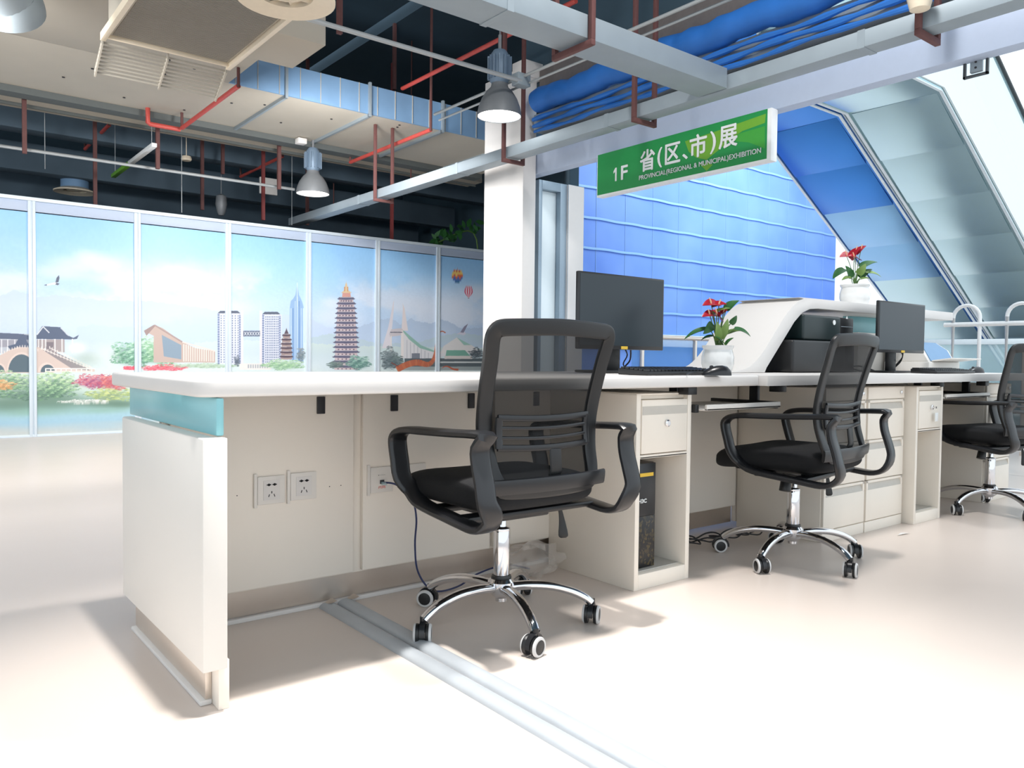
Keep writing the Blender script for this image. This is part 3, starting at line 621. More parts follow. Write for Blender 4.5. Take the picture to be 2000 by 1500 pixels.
a.poly([(746, 680), (758, 640), (768, 590), (769.5, 587), (768.5, 610), (762, 680)], (224, 220, 228)); a.poly([(784, 646), (787, 600), (786, 592), (790, 602), (797, 646)], (228, 220, 222)); a.up()
a.poly([(760, 652), (764, 643), (784, 641), (790, 648), (790, 654), (762, 658)], (206, 200, 206)); a.rect(763, 656, 765, 692, wh); a.rect(783, 646, 790, 700, wh)
a.poly([(788, 645), (800, 660), (822, 677), (843, 686), (872, 688), (872, 694), (850, 700), (788, 700)], (222, 222, 226)); a.up()
a.poly([(788, 645), (802, 657), (822, 674), (848, 685), (848, 688), (820, 680), (799, 663), (787, 648)], (150, 190, 180)); a.rect(762, 648, 786, 650, (120, 122, 136))
for i in range(7): a.rect(794+i*7, 664+i*4.2, 795.4+i*7, 700, (190, 192, 200))
a.rect(804, 690, 820, 700, (130, 136, 148)); a.rect(790, 700, 945, 716, (96, 106, 112)); a.rect(855, 706, 945, 709, (206, 210, 210)); a.rect(785, 716, 945, 723, (160, 170, 172))
a.poly([(866, 676), (892, 659), (924, 676), (940, 690), (860, 690)], (226, 224, 224)); a.poly([(892, 659), (920, 674), (906, 674)], (160, 200, 190)); a.poly([(872, 684), (908, 684), (918, 695), (870, 695)], (126, 176, 160)); a.rect(868, 695, 922, 701, (216, 210, 206)); a.build('printed_museum')
a = Art(); a.fol(760, 700, 16, 22, [(140, 152, 156), (112, 126, 132), (90, 106, 112)], 260, 3); a.fol(775, 705, 14, 12, [(116, 134, 134), (90, 106, 112)], 120, 3); a.fol(930, 690, 14, 10, [(84, 92, 100)], 100, 2.4); a.up()
og = (190, 110, 84)
P_ = smooth_path([(775, 722, 0), (795, 712, 0), (815, 708, 0), (835, 712, 0), (845, 705, 0), (850, 690, 0), (852, 670, 0), (856, 652, 0), (863, 647, 0), (870, 650, 0)], 5)
for i in range(len(P_)-1):
    w = 12 if i < 12 else max(2.2, 11-(i-12)*.42); a.line(P_[i].x, P_[i].y, P_[i+1].x, P_[i+1].y, w, (190, 108, 82) if i % 3 else (198, 120, 88))
a.line(764, 708, 778, 716, 1.5, (150, 80, 70)); P_ = smooth_path([(895, 722, 0), (885, 721, 0), (875, 716, 0), (868, 716, 0), (863, 719, 0)], 4)
for i in range(len(P_)-1): a.line(P_[i].x, P_[i].y, P_[i+1].x, P_[i+1].y, 4-i*.2, (190, 100, 74))
a.build('printed_long_necked_animal')
def balloon(cx, cy, rx, ry, cols, name, stripes):
    a = Art(); n = 18
    def w(y): 
        f = (y-cy)/ry
        return rx*math.sqrt(max(0, 1-f*f)) if f < .1 else rx*max(.16, (1-((f-.1)/1.05)**1.5))
    ys = [cy-ry+i*(2.1*ry)/n for i in range(n+1)]
    for i in range(n):
        ya, yb = ys[i], ys[i+1]
        if stripes:
            for k in range(7):
                fa, fb = -1+2*k/7, -1+2*(k+1)/7; a.poly([(cx+w(ya)*fa, ya), (cx+w(ya)*fb, ya), (cx+w(yb)*fb, yb), (cx+w(yb)*fa, yb)], cols[k % 2])
        else:
            for k in range(6):
                fa, fb = -1+2*k/6, -1+2*(k+1)/6; z_ = (k % 2)*2; a.poly([(cx+w(ya)*fa, ya), (cx+w(ya)*fb, ya), (cx+w(yb)*fb, yb), (cx+w(yb)*fa, yb)], cols[min(len(cols)-1, (i+z_)//4)])
    a.rect(cx-1.2, cy+ry*1.18, cx+1.2, cy+ry*1.28, (120, 90, 70)); a.build(name)
balloon(893, 539, 11, 14, [(206, 74, 84), (238, 206, 120), (226, 110, 80), (84, 120, 186), (70, 130, 150)], 'printed_hot_air_balloon', False)
balloon(915, 569, 8, 11, [(214, 84, 116), (240, 226, 234)], 'printed_striped_balloon', True)
a = Art(); bd = (96, 104, 124)
a.poly([(85, 557), (92, 555), (103, 552), (110, 551), (116, 554), (113, 557), (103, 556), (92, 558)], (226, 228, 234)); a.poly([(108, 552), (110, 543), (115, 537), (116, 543), (114, 551)], bd); a.poly([(85, 557), (91, 555), (91, 558)], bd); a.poly([(110, 552), (116, 554), (113, 557), (108, 556)], bd); a.build('printed_crane_bird')
a = Art(); a.poly([(891, 653), (898, 649), (908, 648), (910, 652), (905, 655), (898, 653)], (214, 212, 226)); a.poly([(899, 649), (906, 638), (914, 632), (909, 643), (905, 650)], (140, 138, 160)); a.build('printed_gull')
_zs = np.concatenate([np.arange(.02, .34, .02), np.arange(.34, 1.74, .004), np.arange(1.74, 2.21, .03)])
def sky_panel(x0, x1):
    st = .004 if x1 > 0 and x0 < 7 else .03
    xs = np.arange(x0, x1+st*.5, st); nx, nz = len(xs), len(_zs); XX, ZZ = np.meshgrid(xs, _zs)
    v = np.stack([XX, np.full_like(XX, YM), ZZ], -1).reshape(-1, 3)-np.array(T['_o']); me = bpy.data.meshes.new('sky_panel')
    q = (np.arange(nz-1)[:, None]*nx+np.arange(nx-1)).ravel(); F_ = np.stack([q, q+1, q+nx+1, q+nx], -1)
    nb = len(v); bk = v.reshape(nz, nx, 3)[[0, 0, -1, -1], [0, -1, -1, 0]]+np.array([0, .04, 0]); v = np.concatenate([v, bk])
    me.vertices.add(len(v)); me.vertices.foreach_set('co', v.astype(np.float32).ravel())
    me.loops.add(F_.size+4); me.loops.foreach_set('vertex_index', np.concatenate([F_.ravel(), [nb+3, nb+2, nb+1, nb]]).astype(np.int32))
    me.polygons.add(len(F_)+1); me.polygons.foreach_set('loop_start', np.arange(0, F_.size+4, 4).astype(np.int32)); me.update(calc_edges=True); me.validate()
    iy = np.clip((_zs/AR).astype(int), 1, NH_-2); ix = np.clip(((xs-AX0)/AR).astype(int), 1, NW_-2)
    c = (CV[np.ix_(iy, ix)]+CV[np.ix_(iy-1, ix)]+CV[np.ix_(iy, ix-1)]+CV[np.ix_(iy-1, ix-1)])/4/255; c = np.clip(c, 0, 1); c = np.where(c <= .04045, c/12.92, ((c+.055)/1.055)**2.4).reshape(-1, 3)
    c = np.concatenate([c, np.full((4, 3), .6)]); ca = me.color_attributes.new('Col', 'FLOAT_COLOR', 'POINT'); ca.data.foreach_set('color', np.concatenate([c, np.ones((len(c), 1))], 1).astype(np.float32).ravel())
    me.materials.append(MT['print']); o = bpy.data.objects.new('printed_panel', me); COL.objects.link(o); o.parent = T
for i in range(len(JX)-1): sky_panel(JX[i], JX[i+1])
# ---------------------------------------------------------------- counter
D = thing('reception_counter', 'white and teal reception counter body with steel kick plate', 'counter', (.6, 2.2, 0))
b = MB(); b.prism([(.56, 1.815, .10), (.616, 1.815, .10), (.616, 1.86, .10), (.598, 1.86, .10), (.598, 2.575, .10), (.56, 2.575, .10)], (0, 0, .532)); b.build('end_panel', 'white', D, .003)
MB().box(.57, .598, 2.577, 2.61, .10, .632).build('end_flange', 'white', D, .002)
MB().box(.60, .618, 1.845, 2.66, .634, .722).build('teal_band', 'teal', D, .004)
b = MB(); b.box(.585, .60, 1.88, 2.53, 0.012, .10); b.build('kick_plate', 'steel', D, .001)
MB().box(.60, .625, 1.83, 1.88, 0, .115).build('end_post', 'beige', D, .002)
MB().box(.572, .60, 1.875, 2.53, 0, .012).build('floor_seal', 'slab', D, .003)
MB().box(.605, 3.33, 2.412, 2.425, .014, .25).build('kick_plate', 'steel', D, .001)
MB().box(.60, 2.6, 2.395, 2.41, 0, .014).build('floor_seal', 'slab', D, .002)
def panel(x0, x1, name='access_panel'):
    return MB().box(x0, x1, 2.365, 2.383, .108, .70).build(name, 'beige', D, .002)
MB().box(.622, 3.33, 2.385, 2.41, .10, .722).build('back_board', 'beige', D, .001)
MB().box(3.33, 5.4, 2.385, 2.41, .02, .722).build('back_board', 'beige', D, .001)
MB().box(.622, 5.4, 2.60, 2.66, .1, .60).build('front_board', 'white', D, .002)
p1 = panel(.64, 1.215); p2 = panel(1.25, 1.78); p3 = panel(1.80, 2.12); p4 = panel(2.46, 3.3)
MB().box(.616, 2.12, 2.36, 2.385, .703, .708).build('shadow_gap', 'ink', D)
def latch(x, p): MB().box(x-.0135, x+.0135, 2.358, 2.367, .637, .692).build('latch', 'ink', p, .002)
latch(1.098, p1); latch(.668, p1); latch(1.366, p2); latch(1.688, p2); latch(2.0, p3)
def socket(x, z, parent, kind):
    s = .043
    b = MB(); b.box(x-s, x+s, 2.358, 2.366, z-s, z+s); b.box(x-s-.012, x-s-.002, 2.355, 2.366, z-s-.008, z+s+.01); o = b.build('wall_socket', 'white', parent, .0015)
    if kind == 'power':
        b = MB(); b.box(x-.026, x+.026, 2.3565, 2.358, z-.03, z+.03); b.build('socket_insert', 'slab', o)
        b = MB()
        for dx in (-.009, .009): b.lathe([(.0042, 0), (.0042, .001)], (x+dx, 2.3562, z+.017), 10, axis='y'); b.box(x+dx-.007, x+dx+.007, 2.3552, 2.3565, z+.0155, z+.0185)
        b.box(x-.0012, x+.0012, 2.3552, 2.3565, z-.010, z-.003)
        for sg in (-1, 1):
            b.hexa([(x+sg*.006, 2.3552, z-.013), (x+sg*.008, 2.3552, z-.012), (x+sg*.011, 2.3552, z-.02), (x+sg*.009, 2.3552, z-.021)], [(x+sg*.006, 2.3565, z-.013), (x+sg*.008, 2.3565, z-.012), (x+sg*.011, 2.3565, z-.02), (x+sg*.009, 2.3565, z-.021)])
        b.build('socket_slots', 'ink', o)
    elif kind == 'net':
        MB().box(x-.008, x+.008, 2.3562, 2.358, z-.014, z-.001).build('jack', 'ink', o)
        text('brand_plate', '✦━━━━', 'ink', o, (x-.016, 2.358, z+.014), (1, 0, 0), (0, 0, 1), .028, .004)
        text('network_mark', '内网', 'red', o, (x-.014, 2.358, z-.030), (1, 0, 0), (0, 0, 1), .026, .010)
    return o
socket(.934, .408, p1, 'power'); socket(1.039, .411, p1, 'power'); socket(1.318, .407, p2, 'net'); socket(1.45, .408, p2, 'blank')
b = MB()
for x in (.79, .83, 1.13, 1.17): b.lathe([(.0018, 0), (.0018, .001)], (x, 2.3655, .40), 8, axis='y')
b.build('screw', 'ink', p1)
# worktops
def wtop(x0, x1, y0, y1, z0, z1, label, rl=.04):
    b = MB(); pts = [(x0+rl, y0, z0)]; pts = [(x0+rl-rl*math.sin(math.radians(q)), y0+rl-rl*math.cos(math.radians(q)), z0) for q in range(0, 91, 15)]
    pts += [(x0, y1, z0), (x1, y1, z0), (x1, y0, z0)]; b.prism(pts, (0, 0, z1-z0))
    return tag(b.build('worktop', 'slab', None, .008, 3), label, 'worktop')
wtop(.555, 2.70, 1.835, 2.69, .724, .765, 'white solid worktop with rounded corner on the left half of the counter')
wtop(2.703, 5.46, 1.80, 2.69, .724, .765, 'white worktop carrying the printers and second monitor', .001)
for x in (2.30, 2.88, 4.35, 4.93): MB().box(x, x+.05, 1.86, 1.91, .695, .724).build('bracket', 'black', D, .002)
# curved riser
RY0, RY1 = 2.25, 2.62
prof = [(2.98, .768), (3.14, .775), (3.24, .80), (3.33, .86), (3.42, .95), (3.52, 1.05), (3.60, 1.11), (3.68, 1.14), (3.78, 1.148), (5.42, 1.148)]
o_ = smooth_path([(x, 0, z) for x, z in prof], 4)
inn = [(5.42, 1.098), (3.82, 1.098), (3.74, 1.092), (3.67, 1.07), (3.60, 1.02), (3.50, .92), (3.42, .84), (3.37, .79), (3.355, .767), (2.98, .766)]
b = MB(); b.prism([(p.x, RY0, p.z) for p in o_]+[(x, RY0, z) for x, z in inn], (0, RY1-RY0, 0))
R_ = thing('curved_riser', 'white ribbon shaped riser swooping up from the worktop to a raised shelf', 'shelf', (3.3, 2.4, .766))
b.build('ribbon', 'slab', R_, .002)
MB().box(4.55, 5.36, 2.47, 2.52, 1.0, 1.098).build('teal_band', 'teal', R_, .003)
MB().box(4.55, 5.41, 2.42, 2.55, .766, 1.0).build('support_wall', 'white', R_, .003)
# pedestals with open compartment
def pedestal(loc, w, label, key=False):
    t = thing('computer_cabinet', label, 'cabinet', loc, local=True, group=None); d = .46; h = .70
    s = .022
    b = MB(); b.box(0, s, 0, d, 0, h); b.box(w-s, w, 0, d, 0, h); b.box(s, w-s, .02, d, h-.02, h); b.box(s, w-s, d-.015, d, 0, h); b.box(s, w-s, 0, d, .0, .055); b.box(s, w-s, 0, .02, .47, .482)
    b.box(0, w, 0, d, h-.004, h+.001); b.build('body', 'cab', t, .0015)
    MB().box(s, w-s, .0, .03, .47, .475).build('shelf_lip', 'cab', t)
    q = MB(); q.box(s+.004, w-s-.004, -.002, .30, .486, h-.022); dr = q.build('drawer', 'cab', t, .002)
    q = MB(); q.hexa([(s+.006, -.003, .625), (w-s-.006, -.003, .625), (w-s-.006, .02, .625), (s+.006, .02, .625)], [(s+.006, -.0035, .655), (w-s-.006, -.0035, .655), (w-s-.006, .02, .66), (s+.006, .02, .66)]); q.build('handle_recess', 'cabin', dr)
    MB().lathe([(.013, 0), (.013, .008), (.009, .011)], (w*.53, -.002, .592), 20, axis='y').build('lock', 'chrome', dr)
    MB().box(s+.002, w-s-.002, .03, d-.02, .055, .058).build('compartment_floor', 'cabin', t)
    if key:
        b = MB(); b.box(w*.5, w*.53, -.03, -.014, .588, .598); b.build('key', 'chrome', dr); b = MB(); b.box(w*.55, w*.66, -.022, -.018, .52, .565); b.build('key_tag', 'whiteink', dr, .002)
    return t
pedestal((2.075, 1.905, 0), .30, 'cream computer cabinet with a black tower inside, behind the near chair')
pedestal((4.09, 1.86, 0), .30, 'cream computer cabinet, empty, with a key tag hanging from its drawer', True)
# pc tower
t = thing('computer_tower', 'black computer tower with yellow sticker inside the near cabinet', 'computer', (2.16, 2.0, .058))
MB().box(2.10, 2.238, 1.96, 2.33, .058, .445).build('case', 'black', t, .005)
MB().box(2.102, 2.236, 1.953, 1.962, .06, .25).build('speckled_front', 'speck', t, .002)
MB().box(2.102, 2.236, 1.953, 1.962, .25, .443).build('upper_front', 'gblack', t, .002)
MB().box(2.15, 2.222, 1.9515, 1.9535, .395, .408).build('sticker', 'yellow', t)
text('logo', 'H3C', 'whiteink', t, (2.142, 1.953, .30), (1, 0, 0), (0, 0, 1), .042, .014, .0008)
# filing cabinets
def filing(loc, w, label):
    t = thing('filing_cabinet', label, 'cabinet', loc, local=True, group='cream filing cabinets'); d = .46; h = .702
    MB().box(0, w, .012, d, 0, h).build('body', 'cab', t, .002)
    MB().box(0, w, 0, .014, 0, .05).build('plinth', 'cab', t, .0015)
    lv = [(.643, .70, 0), (.45, .638, 1), (.255, .445, 1), (.055, .25, 1)]
    for z0, z1, hh in lv:
        if not hh:
            o = MB().box(.004, w-.004, -.002, .014, z0, z1).build('top_rail', 'cab', t, .002)
            MB().lathe([(.01, 0), (.01, .008), (.006, .01)], (w*.88, -.001, z0+.03), 16, axis='y').build('lock', 'chrome', o)
        else:
            b = MB(); b.box(.004, w-.004, -.002, .014, z0, z1-.045); b.box(.004, w-.004, .010, .014, z1-.045, z1)
            b.box(.004, .02, -.002, .014, z1-.045, z1); b.box(w-.02, w-.004, -.002, .014, z1-.045, z1); b.box(.004, w-.004, -.002, .014, z1-.012, z1)
            o = b.build('drawer', 'cab', t, .001)
            q = MB(); q.hexa([(.02, -.002, z1-.045), (w-.02, -.002, z1-.045), (w-.02, .012, z1-.045), (.02, .012, z1-.045)], [(.02, .009, z1-.014), (w-.02, .009, z1-.014), (w-.02, .012, z1-.014), (.02, .012, z1-.014)]); q.build('handle_recess', 'cabin', o)
    return t
f1 = filing((3.325, 1.915, 0), .37, 'cream filing cabinet half hidden behind the second chair')
again(f1, (3.70, 1.912, 0), 0, 'cream filing cabinet between the second chair and the empty computer cabinet')
again(f1, (5.08, 1.91, 0), 0, 'cream filing cabinet behind the far right chair')
# keyboard trays
def ktray(x0, x1, y0, label):
    t = thing('keyboard_tray', label, 'tray', (x0, y0, .63))
    b = MB(); b.box(x0, x1, y0, y0+.34, .632, .642); b.box(x0, x1, y0, y0+.012, .632, .656); b.build('tray', 'white', t, .003)
    for x in (x0-.03, x1+.01): b = MB(); b.box(x, x+.02, y0+.03, y0+.36, .625, .655); b.box(x, x+.02, y0+.12, y0+.16, .65, .724); b.build('slide_rail', 'black', t, .002)
ktray(2.41, 2.89, 1.86, 'white sliding keyboard tray under the worktop beside the near cabinet')
ktray(4.43, 5.0, 1.86, 'white sliding keyboard tray beside the empty computer cabinet')
# ---------------------------------------------------------------- monitors
def monitor(x0, x1, Y, z0, z1, label, rz=0):
    cx_ = (x0+x1)/2; t = thing('monitor', label, 'monitor', (cx_, Y+.1, .766), 0, 'black flat monitors')
    tl = (x0+.0, )
    b = MB(); b.box(x0, x1, Y, Y+.018, z0, z1); b.box(x0+.08, x1-.08, Y+.018, Y+.05, z0+.05, z1-.06); b.build('housing', 'gblack', t, .004)
    MB().box(x0+.008, x1-.008, Y-.001, Y+.001, z0+.016, z1-.008).build('screen', 'screen', t)
    MB().box(cx_-.01, cx_+.028, Y-.0025, Y, z0+.002, z0+.014).build('sticker', 'yellow', t)
    MB().box(cx_-.04, cx_+.04, Y+.05, Y+.075, .77, z0+.18).build('neck', 'black', t, .004)
    MB().box(cx_-.12, cx_+.12, Y-.02, Y+.16, .7665, .777).build('base', 'black', t, .004)
    b = MB(); b.tube(smooth_path([(cx_+.08, Y+.03, z0+.02), (cx_+.1, Y+.05, z0-.04), (cx_+.12, Y+.10, .79), (cx_+.16, Y+.14, .772)], 5), .0035, 6)
    b.tube(smooth_path([(cx_+.03, Y+.03, z0+.02), (cx_+.05, Y+.02, z0-.02), (cx_+.09, Y+.08, .80), (cx_+.18, Y+.12, .771)], 5), .003, 6); b.build('cable', 'bcable', t)
    return t
monitor(2.14, 2.645, 2.28, .862, 1.168, 'black monitor with a dark screen on the counter behind the near chair')
monitor(4.12, 4.65, 2.08, .875, 1.15, 'black monitor with a dark screen beside the stacked printers')
def keyboard(c, label, rz=0, paper=False):
    t = thing('keyboard', label, 'keyboard', c, rz, 'black keyboards', local=True)
    b = MB(); b.hexa([(-.22, -.07, 0), (.22, -.07, 0), (.22, .07, 0), (-.22, .07, 0)], [(-.22, -.07, .012), (.22, -.07, .012), (.22, .07, .024), (-.22, .07, .024)]); b.build('base', 'black', t, .003)
    k = MB()
    for r_ in range(6):
        for q in range(20):
            y = -.055+r_*.021; z = .013+(y+.07)/.14*.012; x = -.208+q*.0212; k.box(x, x+.017, y, y+.017, z, z+.006)
    k.build('keys', 'gblack', t)
    return t
kb = keyboard((2.34, 1.98, .7665), 'black keyboard lying in front of the near monitor', math.radians(3))
again(kb, (4.55, 1.93, .7665), math.radians(-2), 'black keyboard lying in front of the second monitor')
def mouse(c, rz, label):
    t = thing('computer_mouse', label, 'mouse', c, rz, 'black computer mice', local=True)
    vs = []; fs = []; n = 16; L_ = []
    for i in range(9):
        f = i/8; a_ = math.pi*f; y = -.055*math.cos(a_); w = .031*math.sin(a_)**.6 if 0 < f < 1 else .002; h = .036*math.sin(a_)**.7*(1+.25*math.cos(a_)) if 0 < f < 1 else .002
        for j in range(n):
            q = math.pi*j/(n-1); vs.append((w*math.cos(q), y, h*math.sin(q)))
    for i in range(8):
        for j in range(n-1): fs.append((i*n+j, i*n+j+1, (i+1)*n+j+1, (i+1)*n+j))
        fs.append((i*n+n-1, i*n, (i+1)*n, (i+1)*n+n-1))
    MB().add(vs, fs).build('shell', 'gblack', t)
    MB().tube(smooth_path([(0, .05, .008), (0, .09, .01), (-.04, .13, .005), (-.12, .15, .004)], 5), .002, 6).build('cable', 'bcable', t)
    MB().lathe([(.007, -.004), (.007, .004)], (0, .02, .03), 12, axis='x').build('wheel', 'ink', t)
    return t
ms = mouse(onZ(1426, 734, .7665)+Vector((0, .06, 0)), math.radians(60), 'black computer mouse beside the near plant pot')
again(ms, (5.02, 1.95, .7665), math.radians(70), 'black computer mouse beside the far keyboard')
# ---------------------------------------------------------------- printers
t = thing('printer', 'black printer with a round logo stacked on top of the other device', 'printer', (3.86, 2.3, .93))
MB().box(3.66, 4.02, 2.235, 2.50, .932, 1.062).build('body', 'green_dark', t, .012, 3)
MB().box(4.02, 4.16, 2.24, 2.50, .932, 1.06).build('control_side', 'black', t, .006)
MB().lathe([(.013, 0), (.013, .002)], (3.95, 2.2345, 1.03), 24, axis='y').build('round_logo', 'whiteink', t)
MB().prism([(4.075, 2.239, 1.055), (4.095, 2.239, 1.055), (4.085, 2.239, 1.07)], (0, -.002, 0)).build('triangle_mark', 'whiteink', t)
MB().box(4.03, 4.15, 2.2375, 2.24, 1.01, 1.013).build('panel_line', 'galv', t)
t = thing('printer', 'black device under the stacked printer on the worktop', 'printer', (3.8, 2.3, .766))
MB().box(3.53, 4.03, 2.21, 2.50, .767, .930).build('body', 'black', t, .014, 3)
MB().box(4.03, 4.14, 2.22, 2.50, .767, .928).build('control_side', 'gblack', t, .006)
t = thing('printer', 'white printer with a blue tinted output cover beside the second monitor', 'printer', (5.0, 2.3, .766))
MB().box(4.83, 5.25, 2.13, 2.40, .767, .83).build('body', 'white', t, .008)
b = MB(); pr_ = [(2.14, .83), (2.18, .90), (2.25, .945), (2.33, .955), (2.40, .95), (2.40, .83)]; b.prism([(4.84, y, z_) for y, z_ in pr_], (.36, 0, 0)); b.build('cover_body', 'white', t, .004)
b = MB(); pr_ = [(2.136, .835), (2.176, .902), (2.247, .948), (2.25, .944), (2.182, .898), (2.142, .834)]; b.prism([(4.87, y, z_) for y, z_ in pr_], (.30, 0, 0)); b.build('blue_cover', 'duct_s', t)
b = MB(); b.hexa([(4.86, 2.02, .845), (5.28, 2.02, .845), (5.24, 2.14, .83), (4.88, 2.14, .83)], [(4.86, 2.02, .853), (5.28, 2.02, .853), (5.24, 2.14, .838), (4.88, 2.14, .838)]); b.build('paper_tray', 'white', t, .002)
# clutter behind monitor two
p = (4.05, 2.16, .7665); tag(MB().tube(smooth_path([(4.2, 2.2, .772), (4.12, 2.24, .79), (4.25, 2.25, .80), (4.32, 2.2, .775), (4.24, 2.22, .78)], 6), .004, 6).build('cable_bundle', 'bcable'), 'black cables bunched behind the second monitor base', 'cable')
# ---------------------------------------------------------------- plants
def leaf_mesh(mb, base, tip, width, up, curl=.15, mi=0):
    base = Vector(base); tip = Vector(tip); d = tip-base; L_ = d.length; t_ = d.normalized(); s = t_.cross(Vector(up)).normalized(); n_ = s.cross(t_)
    rows = []; N_ = 9
    for i in range(N_+1):
        f = i/N_; w = width*(math.sin(math.pi*min(1, (f*.9+.1))**.62)**.8)*(1 if f < .95 else .3) if f < 1 else 0
        c_ = base+d*f+n_*(curl*L_*math.sin(math.pi*f*.9))
        rows.append([c_-s*w+n_*w*.25, c_, c_+s*w+n_*w*.25])
    vs = [p for r_ in rows for p in r_]; fs = []
    for i in range(N_): fs += [(i*3, i*3+1, i*3+4, i*3+3), (i*3+1, i*3+2, i*3+5, i*3+4)]
    fs2 = [tuple(q+len(vs) for q in f[::-1]) for f in fs]
    mb.add(vs+[v-n_*.0012 for v in vs], fs+fs2, mi)
RT = Vector((.783, -.622, 0)); FW = Vector((.622, .782, 0)); UP = Vector((0, 0, 1))
def pot_plant(c, R, Hh, label, leaves, spathes):
    c = Vector(c); t = thing('potted_anthurium', label, 'plant', c, group='potted anthuriums')
    pr_ = [(.001, 0), (R*.72, 0), (R*.86, .008), (R*1.0, Hh*.35), (R*1.0, Hh*.6), (R*.88, Hh*.86), (R*.97, Hh*.93), (R*.98, Hh), (R*.9, Hh), (R*.8, Hh*.88), (R*.001, Hh*.86)]
    MB().lathe(pr_, c, 40, cap=False).build('pot', 'ceramic', t)
    MB().lathe([(R*.82, Hh*.87), (R*.5, Hh*.93), (.001, Hh*.93)], c, 20, cap=False).build('soil', 'soil', t)
    st = MB(); k = 0
    for (bx, bz, tx, tz, w, dep, m_) in leaves:
        o = c+UP*Hh; B0 = o+RT*bx+UP*bz+FW*dep; T0 = o+RT*tx+UP*tz+FW*(dep*1.4)
        lb = MB(); leaf_mesh(lb, B0, T0, w, (UP+FW*-.5) if abs(tx-bx) > abs(tz-bz) else (-FW+RT*.3), .12); lb.build('leaf', m_, t)
        st.tube(smooth_path([o+RT*bx*.15-UP*.01, o+RT*bx*.5+UP*max(.02, bz*.6)+FW*dep*.5, B0], 4), .0022, 6)
    for (x, z_, w, dep, ang) in spathes:
        o = c+UP*Hh; p = o+RT*x+UP*z_+FW*dep; d = (RT*math.cos(ang)+UP*math.sin(ang)*.6-FW*.3).normalized()
        lb = MB(); leaf_mesh(lb, p-d*w*.9, p+d*w*1.1, w*.85, UP-FW*.6, .1); sp = lb.build('spathe', 'spathe', t)
        q = MB(); q.tube([p, p+(UP*.9+d*.2)*w*.5, p+(UP*.9+d*.3)*w*.9], .0035, 8, scale=[1, 1, .6]); q.build('spadix', 'spadix', sp)
        st.tube(smooth_path([o, o+RT*x*.5+UP*z_*.6, p], 4), .002, 6)
    st.build('stems', 'stem', t); return t
pot_plant(onZ(1412, 731, .766)+Vector((.03, .05, 0)), .066, .118, 'red anthurium in a white pot beside the near monitor',
          [(-.04, .07, -.14, .02, .017, 0, 'leaf'), (-.03, .09, -.07, .045, .02, -.02, 'leaf'), (.03, .145, .085, .185, .026, 0, 'leaf'), (.06, .07, .125, .035, .018, -.02, 'leaf'), (.04, .05, .11, .06, .016, .02, 'leaf2'),
           (-.02, .04, -.07, .02, .01, 0, 'leaf'), (.0, .03, .03, .11, .02, -.02, 'leaf2'), (-.01, .02, -.02, .10, .018, -.03, 'leaf2'), (.01, .0, -.03, .035, .016, -.04, 'leaf'), (.02, .0, .05, .03, .014, -.04, 'leaf'), (.05, .09, .075, .125, .014, 0, 'leaf'), (-.03, .13, .05, .15, .012, -.01, 'leaf2')],
          [(-.03, .165, .04, 0, 3.3), (-.04, .12, .036, -.02, 3.4), (.0, .165, .03, .0, .2), (-.015, .12, .034, -.03, 2.2), (.02, .135, .02, 0, .8)])
p2_ = onY(1669, 585, 2.40); p2_.z = 1.149
pot_plant(p2_, .083, .125, 'red anthurium in a white pot on top of the curved riser',
          [(-.06, .09, -.13, .03, .032, 0, 'leaf'), (.03, .10, .13, .13, .032, 0, 'leaf'), (.05, .07, .14, .04, .022, -.02, 'leaf2'), (-.03, .04, -.09, .02, .02, -.02, 'leaf2'), (0, .06, .04, .12, .026, -.03, 'leaf2'), (-.02, .04, -.06, .11, .024, .0, 'leaf'), (.02, .03, .07, .03, .016, -.03, 'leaf2'), (.03, .04, .10, .09, .03, 0, 'leaf')],
          [(-.05, .16, .05, 0, 3.3), (.0, .18, .045, 0, 1.2), (.03, .20, .035, 0, 1.0), (-.02, .15, .04, -.03, 2.8)])
